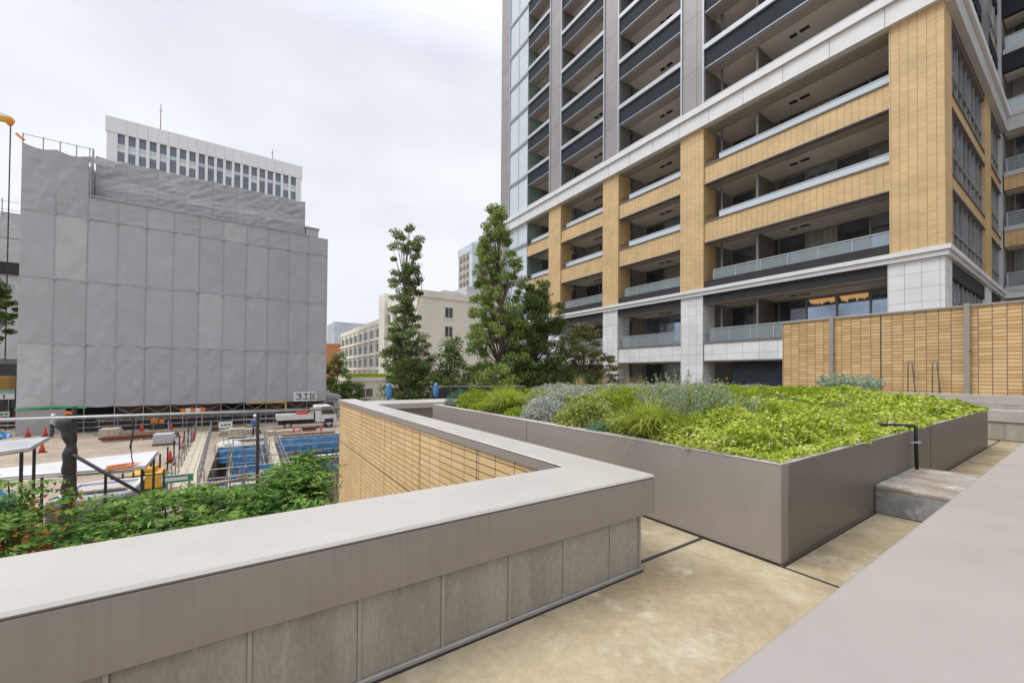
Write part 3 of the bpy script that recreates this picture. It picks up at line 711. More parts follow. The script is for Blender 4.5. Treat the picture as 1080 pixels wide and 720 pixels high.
for bi, (y0, y1) in enumerate(BAY):
    if bi == 3: y1g, y1 = y1, 32.8
    big = bi == 0
    # --- upper dark floors
    for k in range(-1, 8):
        zr = 22.0 + FH * k; zb = zr - 1.12
        if k >= 0:
            p = part('spandrel', M['slate'], (XF + .10, XF + .32, y0, y1, zb, zr)); part('rail_band', M['silver'], (XF - .02, XF + .33, y0, y1, zr + .002, zr + .31), (XF + .06, XF + .33, y0, y1, zb - .05, zb - .002), parent=p)
            ceiling(y0, y1, zb - .04)
            fl = zb + .35
        else:
            guard(y0, y1, 18.4, 18.78, 'milk_glass', XF + .12); fl = 17.5
        if zr > 45: continue
        top = 22.0 + FH * (k + 1) - 1.12 + .08
        window(y0 + .05, y1 - .05, fl, top, mats=PM[(bi + k) % 2], off=random.randint(0, 3), step=1.7)
        if big: partition(11.3, fl, top); downpipe(13.4, fl, top)
    # --- tan floors
    for i, (z0, z1) in enumerate(((13.5, 14.67), (9.83, 11.14))):
        p = part('spandrel', M['tile_tower'], (XF + .10, XF + .42, y0, y1, z0 + .06, z1)); part('drip_edge', M['reveal_dark'], (XF + .04, XF + .43, y0, y1, z1 + .002, z1 + .07), (XF + .03, XF + .43, y0, y1, z0, z0 + .055), parent=p)
        ceiling(y0, y1, z0); guard(y0, y1 - (.85 if big or bi == 1 else .5), z1 + .072, z1 + .50, 'milk_glass')
        pk = MB()
        for q_ in range(7): pk.box(XF + .24, XF + .26, y1 - .80 + q_ * .1, y1 - .785 + q_ * .1, z1 + .072, z1 + .40)
        pk.box(XF + .23, XF + .27, y1 - .82, y1 - .02, z1 + .40, z1 + .43); obj('picket_rail', pk, M['dark_steel'], T)
        if big: partition(11.3, z0 + .3, z0 + 3.6); downpipe(13.4, z0 + .3, z0 + 3.6)
    ceiling(y0, y1, ZL - .06)
    window(y0 + .05, y1 - .05, 13.8, ZL + .1, mats=PM[0], off=bi)
    window(y0 + .05, y1 - .05, 10.2, 13.55, mats=PM[1], off=bi + 1)
    part('spandrel', M['black_band'], (XF + .08, XF + .4, y0, y1, ZW + .413, 7.48)); part('spandrel', M['black_band'], (XF + .06, XF + .4, y0, y1, 6.08, ZW - .004))
    guard(y0 + .02, y1 - .5, 7.482, 8.12, 'clear_glass', posts=True)
    ceiling(y0, y1, 6.03)
    window(y0 + .05, y1 - .05, 7.0, 10.0, mats=('pane_blue', 'pane_dark', 'pane_curtain', 'pane_dark', 'pane_dark', 'pane_blue'), off=bi)
    if big: partition(11.3, 6.9, 9.95); downpipe(13.4, 6.9, 9.95)
    # --- white floors
    p = part('spandrel', M['white_tile'], (XF + .09, XF + .40, y0, y1, 2.54, 3.58)); part('drip_edge', M['reveal_dark'], (XF + .05, XF + .41, y0, y1, 3.582, 3.70), (XF + .07, XF + .40, y0, y1, 2.48, 2.536), parent=p)
    ceiling(y0, y1, 2.44); guard(y0 + .02, y1 - .3, 3.702, 4.50, 'clear_glass', posts=True)
    window(y0 + .05, y1 - .05, 3.2, 6.15, mats=('pane_dark', 'pane_blue', 'pane_blue', 'pane_blue', 'pane_dark', 'pane_dark'), off=1 if big else bi, lit=(1, 2) if big else None)
    window(y0 + .05, y1 - .05, -1.0, 2.55, mats=('pane_dark', 'pane_dark', 'pane_green'), off=bi)
    if big: partition(11.3, 3.2, 6.15); downpipe(13.4, 3.2, 6.15)
# glazed corner boxes at the far end
for k in range(-6, 9):
    z = 18.4 + FH * k
    p = part('corner_glazing', M['pane_pale'], (XF + .10, XF + .14, 32.82, 36.08, z + .25, z + FH - .12))
    part('mullion', M['silver'], (XF + .05, XF + .15, 32.75, 32.818, z, z + FH), (XF + .06, XF + .15, 34.42, 34.46, z + .25, z + FH - .12), parent=p)
    part('slab_edge', M['silver'], (XF, XF + .4, 32.82, 36.08, z + FH - .117, z + FH - .04), (XF + .02, XF + .4, 32.82, 36.08, z + .06, z + .247), parent=p)
    part('pane', M['pane_green'], (XF + .16, 25.6, 32.76, 32.80, z + .25, z + FH - .12), parent=p)
# dark grey service door beside the tile wall
part('service_panel', M['slate'], (XF + .42, XF + .5, 7.7, 12.3, G, 2.43))
# --- return face (y = 3.6) and the re-entrant face (x = 39.5)
RB = [(25.0, 33.5), (35.5, 39.5)]
part('pier', M['tile_tower'], (33.5, 35.5, 3.6, 5.0, ZW + .42, ZL - .003)); part('pier', M['white_tile'], (33.5, 35.5, 3.62, 5.0, G, ZW - .003))
part('pier', M['pier_grey'], (33.5, 35.5, 3.66, 5.0, 18.41, ZTOP))
for a, b in RB:
    for z0, z1 in ((9.69, 10.41), (13.2, 13.95), (16.75, ZL)):
        p = part('spandrel', M['tile_tower'], (a + (.004 if a == 25.0 else 0), b, 3.66, 3.9, z0 + .06, z1 - .06)); part('drip_edge', M['reveal_dark'], (a + .004, b, 3.60, 3.9, z0, z0 + .056), (a + .004, b, 3.60, 3.9, z1 - .056, z1 - .004), parent=p)
    part('spandrel', M['black_band'], (a + .004, b, 3.66, 3.9, 5.9, ZW - .004))
    for k in range(8):
        z = 21.2 + FH * k; part('spandrel', M['slate'], (a + .004, b, 3.70, 3.9, z, z + .75))
    for z0, z1, dk in [(ZW + .42, 9.69, 0), (10.41, 13.2, 0), (13.95, 16.75, 0), (G, 5.9, 0)] + [(18.41 if k == 0 else 21.95 + FH * (k - 1), 21.2 + FH * k, 1) for k in range(8)]:
        fr = MB(); pn = []; n = round((b - a) / 1.05); d = (b - a) / n
        for i in range(n + 1): c = a + i * d; fr.box(max(a, c - .03) + .004, min(b, c + .03) - .004, 3.72, 3.86, z0, z1)
        fr.box(a + .004, b - .004, 3.71, 3.85, z0 + 1.02, z0 + 1.09)
        for i in range(n):
            k_ = ['pane_blue', 'pane_dark', 'pane_dark', 'pane_pale'][(i * 7 + int(z0 * 3)) % (4 if dk else 3)]
            pn.append((k_, MB().box(a + i * d + .036, a + (i + 1) * d - .036, 3.78, 3.80, z0, z1)))
        f = obj('window', fr, M['frame_pale'], T)
        for k_, bb in pn: obj('pane', bb, M[k_], f)
XE = 39.6
part('side_wall', M['ledge2'], (39.52, 41.29, 3.56, 3.9, G, ZTOP))
part('wall', M['backwall'], (41.3, 45, -22, 3.6, G, ZTOP))
for z0, z1, m in [(9.83, 10.80, 'tile_tower'), (13.4, 14.23, 'tile_tower'), (ZW, 7.0, 'ledge'), (ZL, 17.96, 'ledge2'), (2.6, 3.6, 'white_tile')] + [(20.9 + FH * k, 22.0 + FH * k, 'slate') for k in range(8)]:
    p = part('spandrel', M[m], (XE, XE + .3, -22, 3.5, z0, z1)); part('ceiling', M['ceiling'], (XE + .31, 41.3, -22, 3.5, z0 + .05, z0 + .3), parent=p)
    part('drip_edge', M['ledge2'], (XE - .06, XE + .3, -22, 3.5, z1 + .002, z1 + .30), parent=p)
    mb = MB(); mb.box(XE + .14, XE + .16, -22, 3.45, z1 + .32, z1 + 1.14)
    q = obj('guardrail', mb, M['milk_glass'] if m == 'slate' or m == 'ledge2' else M['clear_glass'], T)
    mb = MB(); mb.box(XE + .1, XE + .2, -22, 3.45, z1 + 1.142, z1 + 1.20)
    for k in range(22): mb.box(XE + .11, XE + .19, 3.4 - k * 1.1 - .03, 3.4 - k * 1.1 + .03, z1 + .31, z1 + 1.14)
    obj('handrail', mb, M['silver'], q)
for k in range(-6, 9):
    z = 18.4 + FH * k
    fr = MB(); a1 = MB(); a2 = MB()
    for i in range(10):
        y = 3.2 - i * 1.9
        fr.box(41.2, 41.29, y - .05, y + .05, z, z + 2.5); (a1 if (i + k) % 3 else a2).box(41.25, 41.28, y - 1.84, y - .06, z, z + 2.5)
    f = obj('window', fr, M['frame'], T); obj('pane', a1, M['pane_dark'], f); obj('curtain', a2, M['pane_curtain'], f)
    part('partition', M['ledge2'], (XE + .32, 41.2, 1.6, 1.7, z, z + 2.4))

# ================================================================== BUILDING WRAPPED IN SCAFFOLD SHEETS
SB = thing('scaffolded_building', 'big block wrapped in grey scaffold mesh sheets above the building site', 'building', (-4, 52, G))
YG = 46.0
def sheet(x0, x1, z0, z1, y, m='sheet', seed=0, sag=.0, name='mesh_sheet', amp=.03, parent=None, nx=14, nz=30, axis='x'):
    V = []; F = []
    w_ = x1 - x0; h_ = z1 - z0
    for k in range(nz + 1):
        for i in range(nx + 1):
            u, v = i / nx, k / nz
            # tied at its edges, billowing a little between the ties, with creases running from the corners
            b = math.sin(math.pi * u) * .035 * (0.5 + .5 * mnoise.noise((seed * 3.1, v * 2.2, 1)))
            cz = mnoise.noise((u * 1.6 + seed * 5.3, v * 3.6 - u * 2.2, seed)) * amp
            cz += abs(mnoise.noise((u * 3 + v * 6 + seed * 2.7, v * 2 - u * 3, seed + 9))) * amp * 1.1
            cz += mnoise.noise((u * 6 + seed, v * 11, 4)) * amp * .35
            fade = min(1, 5 * min(u, 1 - u) + .1)
            dz = math.sin(math.pi * u) * (-sag * v if sag > 0 else sag * (1 - v))
            a = x0 + w_ * u; c = y - b - cz * fade
            V.append((a, c, z0 + h_ * v + dz) if axis == 'x' else (c, a, z0 + h_ * v + dz))
    for k in range(nz):
        for i in range(nx):
            q = k * (nx + 1) + i; F.append((q, q + 1, q + nx + 2, q + nx + 1))
    mb = MB().add(V, F)
    return obj(name, mb, M[m], parent or SB, smooth=True)
X0 = -14.45; CW = (7.05 - X0) / 12
rows = [(-1.30, 3.72), (3.73, 8.86), (8.87, 13.98), (13.99, 15.78)]
for c in range(12):
    xa, xb = X0 + c * CW - .012, X0 + (c + 1) * CW + .012
    for ri, (za, zb) in enumerate(rows):
        if c < 2 and ri == 3: continue
        sheet(xa, xb, za - (.04 if ri else 0), zb, YG - .014 * (c % 2) - .007 * (ri % 2), seed=c * 7 + ri * 31 + 1, sag=(-.07 if ri == 0 else 0), amp=.055 if ri == 0 else .03, m='sheet' if (c * 5 + ri * 3) % 11 else 'sheet_light')
for c in range(2):
    xa, xb = X0 + c * CW - .012, X0 + (c + 1) * CW + .012
    sheet(xa, xb, 13.99, 19.05, YG, seed=200 + c, sag=.25, amp=.10)
sheet(X0 + 2 * CW, X0 + 3 * CW - .3, 18.6, 19.1, YG + .05, seed=207, m='sheet_light')
# set-back upper storey
YU = 47.3; nU = 8; UX0 = -10.75; UX1 = 5.0
for c in range(nU):
    a = UX0 + (UX1 - UX0) * c / nU; b = UX0 + (UX1 - UX0) * (c + 1) / nU
    sheet(a - .01, b + .01, 15.6, 17.15, YU - .035 * (c % 2), seed=300 + c, amp=.08, nz=14)
    sheet(a - .01, b + .01, 17.12, 17.95, YU - .035 * (c % 2) - .02, seed=320 + c, amp=.05, m='sheet_light', nz=8)  # paler row: light coming through the mesh is painted into its colour
    sheet(a - .01, b + .01, 17.92, 19.75, YU - .035 * (c % 2), seed=340 + c, sag=.14, amp=.11, nz=16)
sheet(YU + .02, YU + 6, 15.6, 19.7, UX1, seed=411, axis='y', amp=.08)
for ri, (za, zb) in enumerate(rows):
    for c in range(3):
        sheet(YG + .05 + c * 2, YG + 2 + c * 2, za, zb, 7.02, seed=430 + ri * 5 + c, axis='y')
        if ri < 3: sheet(YG + .05 + c * 2, YG + 2 + c * 2, za, zb, X0 + .0, seed=470 + ri * 5 + c, axis='y')
part('building_core', M['sheet'], (-14.2, 6.7, 47.35, 58, -1.2, 15.6), (UX0 + .2, UX1 - .2, 48, 56, 15.6, 19.4), (-14.2, -10.9, 47, 56, 15.6, 18.6), parent=SB)
part('roof_unit', M['ledge2'], (5.1, 6.3, 47.2, 49.5, 15.7, 17.0), (5.0, 6.4, 47.1, 49.6, 17.0, 17.12), parent=SB)
# unsheeted underside: posts, braces, ledgers, dark boards behind
mb = MB()
for c in range(13):
    x = X0 + c * CW; mb.tube((x, YG + .05, G), (x, YG + .05, -1.0), .04, n=6)
    if c < 12 and c > 2: mb.tube((x, YG + .08, -1.35), (x + CW / 2, YG + .08, -1.95), .025, n=5); mb.tube((x + CW / 2, YG + .08, -1.95), (x + CW, YG + .08, -1.35), .025, n=5)
for z in (-2.0, -2.55, -3.0): mb.tube((X0 - 1, YG + .02, z), (7.2, YG + .02, z), .03, n=6)
obj('scaffold_frame', mb, M['scaff'], SB)
for c in range(3, 12):
    if c != 7 and c != 8: part('plank_boarding', M['brown_board'], (X0 + c * CW + .06, X0 + (c + 1) * CW - .06, YG + .7, YG + .76, -1.9, -1.2), parent=SB)
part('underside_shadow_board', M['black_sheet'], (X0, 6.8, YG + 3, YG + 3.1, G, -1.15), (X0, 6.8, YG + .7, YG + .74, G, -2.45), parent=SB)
mb = MB()
for c in range(2): 
    x = X0 + c * CW * .9; mb.box(x, x + CW * .85, YG - .12, YG - .1, -2.2, -1.4)
mb = MB(); sv = [];
for i in range(22):
    u = i / 21; mb.obox((X0 + .05 + u * 3.6, YG - .13, -1.36 + .10 * math.sin(u * 3.1)), (.2, .02, .14))
obj('edge_ribbon', mb, M['green_ribbon'], SB)
mb = MB(); mb.box(X0, X0 + 2.6, YG - .05, YG - .03, G, -1.42); obj('lower_netting', mb, glass_mat('net_screen', (.85, .85, .85), .5, (.55, .55, .56), .8), SB)
part('lintel_tape', M['yellow'], (X0 + 8.1 * CW, X0 + 9.9 * CW, YG - .1, YG - .05, -1.45, -1.33), (X0 + 9.9 * CW, X0 + 9.97 * CW, YG - .1, YG - .04, -2.1, -1.3), parent=SB)
# guard rails on top, seam pipe of the set-back, ties
mb = MB()
for x in (X0, -13.4, -12.5, -11.6, -10.85): mb.tube((x, YG + .1, 18.6), (x, YG + .1, 19.8), .035, n=5)
mb.tube((X0, YG + .1, 19.75), (-10.7, YG + .1, 19.75), .03, n=5)
mb.tube((-10.7, YG - .1, 15.85), (5.4, YG - .1, 15.85), .05, n=5); mb.tube((-10.72, YG + .4, 15.6), (-10.72, YG + .4, 19.9), .06, n=5); mb.tube((-10.72, YG - .1, 15.7), (-10.72, YG - .1, 19.0), .04, n=5)
obj('guard_pipe', mb, M['scaff'], SB)
mb = MB()
for c in range(1, 12):
    for z in (3.72, 8.86, 13.98):
        x = X0 + c * CW; mb.obox((x + random.uniform(-.05, .05), YG - .08, z + random.uniform(-.06, .06)), (.22, .10, .10), ry=random.uniform(-.4, .4))
obj('tie_knot', mb, M['sheet_light'], SB)
mb = MB()
for c in range(1, 12):
    x = X0 + c * CW; mb.box(x - .018, x + .018, YG - .062, YG - .054, -1.2, 15.7 if c > 2 else 15.7)
for z in (3.72, 8.86, 13.98): mb.box(X0, 7.0, YG - .066, YG - .058, z - .018, z + .018)
obj('lacing_strip', mb, M['sheet_seam'], SB)
mb = MB(); mb.tube((X0 - .3, YG, 19.6), (X0 + .1, YG - .1, 19.2), .09, n=8); obj('warning_lamp', mb, M['orange'], SB)

# sign board 3 [works section] hung on the sheets: strokes built as raised bars
sg = thing('site_sign', 'white site sign with black characters hung on the grey sheets above a truck', 'sign', (5.1, YG - .3, -.8))
sx0, sx1, sz0, sz1 = 4.02, 6.15, -1.30, -.36
part('board', M['sign_white'], (sx0, sx1, YG - .34, YG - .28, sz0, sz1), parent=sg)
mb = MB()
def stroke(x0, z0, x1, z1, t=.085):
    d = Vector((x1 - x0, 0, z1 - z0)); l = d.length
    mb.obox(((x0 + x1) / 2, YG - .352, (z0 + z1) / 2), (l + t, .016, t), ry=-math.atan2(z1 - z0, x1 - x0))
a = sx0 + .26; zc = (sz0 + sz1) / 2
pts = [(a, zc + .26), (a + .3, zc + .28), (a + .42, zc + .16), (a + .28, zc + .03), (a + .14, zc + .02)]
for p, q in zip(pts, pts[1:]): stroke(*p, *q)
pts = [(a + .28, zc + .02), (a + .45, zc - .10), (a + .36, zc - .25), (a + .16, zc - .28), (a, zc - .22)]
for p, q in zip(pts, pts[1:]): stroke(*p, *q)
a += .62; stroke(a + .06, zc + .25, a + .44, zc + .25); stroke(a + .25, zc + .25, a + .25, zc - .24); stroke(a, zc - .25, a + .5, zc - .25)
a += .66; stroke(a, zc + .27, a + .48, zc + .27); stroke(a, zc + .27, a, zc - .27); stroke(a, zc - .27, a + .5, zc - .27); stroke(a + .12, zc + .13, a + .40, zc - .14, .065); stroke(a + .40, zc + .13, a + .12, zc - .14, .065)
obj('lettering', mb, M['sign_black'], sg)

# second wrapped block at the left edge, crane, site sheds
s2 = thing('scaffolded_building', 'farther block in pale grey sheets with a dark floor gap at the left edge', 'building', (-35, 80, G))
for c in range(8):
    for za, zb in ((14.9, 17.8), (17.9, 21.0)): sheet(-42 + c * 2.4, -39.65 + c * 2.4, za, zb, 75, m='sheet_light', seed=500 + c + int(za), parent=s2)
    sheet(-42 + c * 2.4, -39.65 + c * 2.4, 3.0, 13.4, 75.2, m='sheet_light', seed=540 + c, parent=s2)
part('floor_slab', M['black_band'], (-45, -22.8, 74.9, 86, 13.42, 14.85), parent=s2)
part('building_core', M['sheet_light'], (-45, -22.9, 76, 90, G, 20.5), parent=s2)
part('entrance', M['black_sheet'], (-25.5, -23.2, 74.8, 75.95, G, 2.4), parent=s2)
mb = MB()
for c in range(12): mb.tube((-43 + c * 1.8, 74.8, 20.6), (-43 + c * 1.8, 74.8, 22.6), .05, n=5)
for z in (21.3, 22.3): mb.tube((-45, 74.8, z), (-23, 74.8, z), .04, n=5)
obj('guard_pipe', mb, M['scaff'], s2)
cr_ = thing('tower_crane', 'yellow crane jib tip with hanging cable at upper left edge', 'crane', (-34, 55, G))
mb = MB(); mb.box(-34.8, -33.2, 54.2, 55.8, G, 24); obj('mast', mb, M['yellow'], cr_)
mb = MB(); mb.prism([(-34, 23.3), (-18.2, 23.98), (-17.8, 24.1), (-17.8, 24.35), (-18.3, 24.4), (-34, 24.3)], 'y', 54.8, 55.2); obj('jib', mb, M['yellow'], cr_)
mb = MB(); mb.lathe((-18.05, 55, 23.7), [(.1, 0), (.22, .15), (.25, .5), (.12, .8)], 10); obj('sheave', mb, M['orange'], cr_)
mb = MB(); mb.tube((-18.0, 55, 2.5), (-18.0, 55, 23.8), .045, n=5); mb.tube((-18.0, 55, 24.5), (-34, 55, 28), .03, n=5); obj('cable', mb, M['dark_steel'], cr_)

# ================================================================== DISTANT BUILDINGS
wt = thing('office_tower', 'white high-rise office with regular window bays rising above the grey sheets', 'office building', (-6, 115, G))
WX0, WX1, WY, WZ = -23.6, 10.7, 110., 52.
part('wall', M['office_white'], (WX0, WX1, WY + .6, WY + 18, G, WZ), parent=wt)
part('parapet', M['office_white'], (WX0 - .2, WX1 + .2, WY - .1, WY + 18.1, WZ - 2.7, WZ + .3), parent=wt)
nC = 20; bx0 = WX0 + 1.3; bp = (WX1 - .9 - bx0) / nC
mb = MB()
for i in range(nC + 1): mb.box(bx0 + i * bp - .26 - .0, bx0 + i * bp + .26, WY, WY + .7, G, WZ - 2.72)
mb.box(WX0, bx0 - .27, WY + .05, WY + .61, G, WZ - 2.72); mb.box(bx0 + nC * bp + .27, WX1, WY + .05, WY + .61, G, WZ - 2.72)
obj('pier', mb, M['office_white'], wt)
mb = MB()
for i in range(1, 20): mb.box(bx0 + i * bp - .03, bx0 + i * bp + .03, WY - .115, WY - .09, WZ - 2.6, WZ + .2)
obj('seam', mb, M['ledge2'], wt)
for f_ in range(7):
    z = WZ - 2.75 - 3.55 * (f_ + 1)
    a = MB(); b = MB(); c = MB()
    for i in range(nC):
        x = bx0 + i * bp + .27; xx = x + bp - .54
        a.box(x, xx, WY + .42, WY + .58, z + 1.72, z + 3.5); b.box(x, xx, WY + .40, WY + .58, z + .95, z + 1.70)
        (c if random.random() < .6 else a).box(x, xx, WY + .42, WY + .58, z + .1, z + .93)
    f = obj('window', a, M['office_dark'], wt); obj('spandrel_glass', b, M['office_teal'], f); obj('blind', c, M['office_white'], f)
for x, hh in ((-16, 7.2), (4.7, 4.0)):
    mb = MB(); mb.tube((x, WY + 3, WZ), (x, WY + 3, WZ + hh), .09, .05, n=6); mb.tube((x - .3, WY + 3, WZ + hh * .8), (x + .3, WY + 3, WZ + hh * .8), .05, n=5); obj('antenna', mb, M['rust'], wt)

def block(name, label, cat, x0, x1, y0, y1, z1, m, wins, wm='window_far', sill=None, fin=None, par=.5):
    """building with window openings on its -X face (list of (y0,y1,z0,z1)) and -Y face"""
    b = thing(name, label, cat, ((x0 + x1) / 2, (y0 + y1) / 2, G))
    part('wall', M[m], (x0, x1, y0, y1, G, z1), parent=b)
    if par: part('parapet', M[m], (x0 - .18, x1 + .18, y0 - .18, y1 + .18, z1 - par, z1 + .25), parent=b)
    for face, a0, a1, z0, zz in wins:
        fr = MB(); pn = MB(); d = .12
        if face == 'x':
            fr.box(x0 - .10, x0 - .002, a0 - d, a1 + d, z0 - .22, z0 - .002); fr.box(x0 - .07, x0 - .002, a0 - d, a0, z0, zz); fr.box(x0 - .07, x0 - .002, a1, a1 + d, z0, zz); fr.box(x0 - .10, x0 - .002, a0 - d, a1 + d, zz + .002, zz + .12)
            pn.box(x0 - .03, x0 - .004, a0, a1, z0, zz); fr.box(x0 - .05, x0 - .031, (a0 + a1) / 2 - .05, (a0 + a1) / 2 + .05, z0, zz)
        else:
            fr.box(a0 - d, a1 + d, y0 - .10, y0 - .002, z0 - .22, z0 - .002); fr.box(a0 - d, a0, y0 - .07, y0 - .002, z0, zz); fr.box(a1, a1 + d, y0 - .07, y0 - .002, z0, zz); fr.box(a0 - d, a1 + d, y0 - .10, y0 - .002, zz + .002, zz + .12)
            pn.box(a0, a1, y0 - .03, y0 - .004, z0, zz); fr.box((a0 + a1) / 2 - .04, (a0 + a1) / 2 + .04, y0 - .05, y0 - .031, z0, zz)
        f = obj('window', fr, M[m], b); obj('pane', pn, M[wm], f)
    return b
# school, nearer wing (corner at px 440) and long wing behind
w1 = []
for k in range(4):
    z = 13.6 - 3.75 * k - 1.0
    for i in range(4): w1.append(('x', 73.6 + i * 5.0, 76.8 + i * 5.0, z, z + 2.2))
    w1.append(('y', 32.3, 33.9, z, z + 2.0))
    if k < 3: w1.append(('y', 40.2, 41.8, z, z + 2.0))
sc1 = block('school_building', 'cream school block with plain end wall behind the slim tree', 'school', 26.6, 46, 72, 93, 17.2, 'cream', w1, par=1.0)
part('roof_unit', M['ledge2'], (33, 37, 75, 80, 17.46, 18.6), (38, 43, 74, 82, 17.46, 19.9), parent=sc1)
part('stair_tower', M['cream2'], (25.8, 30, 90.5, 95, G, 19.6), parent=sc1)
mb = MB(); mb.tube((29, 76, 17.4), (29, 76, 21.5), .07, n=5); mb.tube((28.3, 76, 20.8), (29.7, 76, 20.8), .04, n=5); obj('antenna', mb, M['dark_steel'], sc1)
w2 = []
for k in range(4):
    z = 10.6 - 3.7 * k
    for i in range(8): w2.append(('x', 98 + i * 6.1, 102.4 + i * 6.1, z, z + 2.1))
sc2 = block('school_building', 'long low cream school wing with four rows of windows left of the slim tree', 'school', 27.4, 44, 95.6, 148, 14.8, 'cream2', w2, par=.9)
mb = MB()
for i in range(9): mb.box(26.95, 27.39, 96.6 + i * 6.1 - .28, 96.6 + i * 6.1 + .28, G, 13.8)
obj('fin', mb, M['cream2'], sc2)
mb = MB()
for k in range(4): mb.box(26.9, 27.39, 96, 147.6, 10.6 - 3.7 * k - .75, 10.6 - 3.7 * k - .25)
obj('sunshade', mb, M['cream2'], sc2)
an = block('school_annex', 'low pale annex with planted green roof in front of the school wings', 'building', 12.2, 30, 60, 70, .75, 'cream2', [('y', 13.5, 15.5, -1.9, -.7), ('y', 17.5, 23.0, -2.2, -.6)], par=.3)
V = []; F = []
C = np.stack([rng.uniform(12.2, 30, 9000), rng.uniform(59.9, 66, 9000), .95 + rng.uniform(0, .55, 9000)], 1)
Vq, Fq = leaf_quads(C, .22, .14, .8); npmesh('roof_planting', Vq, Fq, M['L_ivy'], an)
# farther city
wins = [('x', y, y + 4, z, z + 1.6) for y in (206, 214, 222, 230) for z in (2, 6, 10)] + [('y', x, x + 2.4, z, z + 1.6) for x in (36, 41, 46) for z in (2, 6, 10)]
M['brick_orange'] = mat('orange_brick', (.42, .19, .08), .8, .15, .4)
block('apartment_block', 'small orange brick block with white window bands beyond the school', 'building', 31, 52, 205, 236, 15.2, 'brick_orange', wins, 'office_white')
M['city_glass'] = mat('city_glass', (.44, .51, .57), .25, .2, .08, spec=.8, stretch=(1, 1, 3))
b = thing('glass_tower', 'pale blue glass office far behind the school wing', 'office building', (66, 300, G))
part('glazing', M['city_glass'], (51, 82, 301, 330, G, 37.5), parent=b)
mb = MB()
for i in range(12): mb.box(51 + i * 2.8 - .12, 51 + i * 2.8 + .12, 300.8, 301, G, 37.6)
for k in range(10): mb.box(50.9, 82, 300.85, 300.98, 37.4 - 4 * k - .2, 37.4 - 4 * k)
for i in range(10): mb.box(50.8, 51, 303 + i * 2.8 - .12, 303 + i * 2.8 + .12, G, 37.6)
obj('mullion', mb, M['office_white'], b)
b = thing('glass_tower', 'tiny deep blue tower on the skyline beside the grey sheets', 'office building', (62, 400, G))
M['deep_blue'] = mat('deep_blue_glass', (.10, .17, .33), .3, .3, .05)
part('glazing', M['deep_blue'], (62.5, 76, 400, 415, G, 31), parent=b); mb = MB()
for k in range(8): mb.box(62.4, 76.1, 399.8, 399.95, 31 - 4 * k - .5, 31 - 4 * k)
obj('floor_band', mb, M['city_glass'], b)
# beige high-rise far behind the big tree
bt = thing('apartment_high_rise', 'distant beige high-rise with balconies behind the tall trees', 'apartment building', (100, 165, G))
M['beige_tile'] = mat('beige_tile', (.40, .355, .30), .7, .08, .2)
part('wall', M['beige_tile'], (79.5, 116, 150, 163, G, 54), parent=bt); part('glass_crown', M['city_glass'], (79.2, 116.4, 149.6, 163.2, 54, 57.5), parent=bt); part('roof_unit', M['city_glass'], (86, 108, 152, 161, 57.5, 62), parent=bt)
part('glass_bay', M['city_glass'], (79.3, 82.2, 149.5, 152, G, 53.9), parent=bt)
for k in range(14):
    mb = MB(); z = 51 - k * 3.6
    for i in range(3): mb.box(79.3, 79.48, 153.2 + i * 3.2, 155 + i * 3.2, z, z + 1.9)
    for i in range(5): mb.box(84 + i * 5.6, 87.4 + i * 5.6, 149.8, 149.98, z, z + 2.0)
    f = obj('window', mb, M['window_far'], bt)
    mb = MB(); mb.box(83.4, 115, 149.3, 149.78, z - 1.1, z - .2); obj('balcony_rail', mb, M['beige_tile'], f)

# ================================================================== TREES
def pf(*pts):
    def f(t):
        for (a, ra), (b, rb) in zip(pts, pts[1:]):
            if a <= t <= b: return ra + (rb - ra) * (t - a) / (b - a)
        return 0
    return f
random.seed(11)
tree('ginkgo_tree', 'slim columnar tree with short leafy tufts standing clear in the middle', (7.62, 22, G), 13.4, .17,
     pf((.24, .6), (.34, 1.1), (.42, 1.4), (.52, 1.25), (.60, .9), (.66, .62), (.72, .9), (.80, .7), (.9, .85), (.96, .75), (1, .4)), 195, 125, .34, .125, M['L_ginkgo'], trunk_top=.97, squash=.6)
tree('ginkgo_tree', 'tallest leafy tree with pointed crown touching the tower edge', (12.35, 20, G), 14.9, .22,
     pf((.2, 1.3), (.3, 2.0), (.45, 2.1), (.6, 1.8), (.75, 1.5), (.88, 1.0), (.96, .6), (1, .25)), 270, 165, .40, .122, M['L_ginkgo2'], trunk_top=.96, lean=.006, squash=.7)
tree('evergreen_tree', 'dark dense rounded evergreen in front of the tower base', (14.75, 19.4, G), 10.7, .2,
     pf((.2, 1.0), (.32, 1.7), (.5, 2.1), (.7, 1.95), (.85, 1.4), (.95, .8), (1, .3)), 190, 230, .5, .11, M['L_dark'], trunk_top=.85)
tree('maple_tree', 'sparse olive brown small tree against the white tower piers', (19.3, 20, G), 8.5, .12,
     pf((.3, 1.2), (.45, 2.1), (.62, 2.6), (.78, 2.2), (.9, 1.4), (1, .5)), 210, 90, .42, .13, M['L_olive'], trunk_top=.8, squash=.45)
tree('small_tree', 'bushy mid green small tree between the slim and the tallest tree', (9.5, 20.5, G), 7.0, .1,
     pf((.35, 1.1), (.6, 1.35), (.8, 1.0), (1, .3)), 90, 95, .42, .12, M['L_mid'], trunk_top=.85)
tree('small_tree', 'small tree with reddish leaves beside the slim tree', (9.0, 24.0, G), 6.6, .09,
     pf((.45, .7), (.65, 1.2), (.85, .9), (1, .3)), 60, 80, .4, .12, M['L_red'], trunk_top=.85)
tree('shrub_tree', 'leafy shrub around the foot of the slim tree', (7.2, 21, G), 5.8, .07,
     pf((.5, .9), (.7, 1.2), (.9, .8), (1, .3)), 60, 95, .38, .11, M['L_mid'], 'shrub', trunk_top=.85)
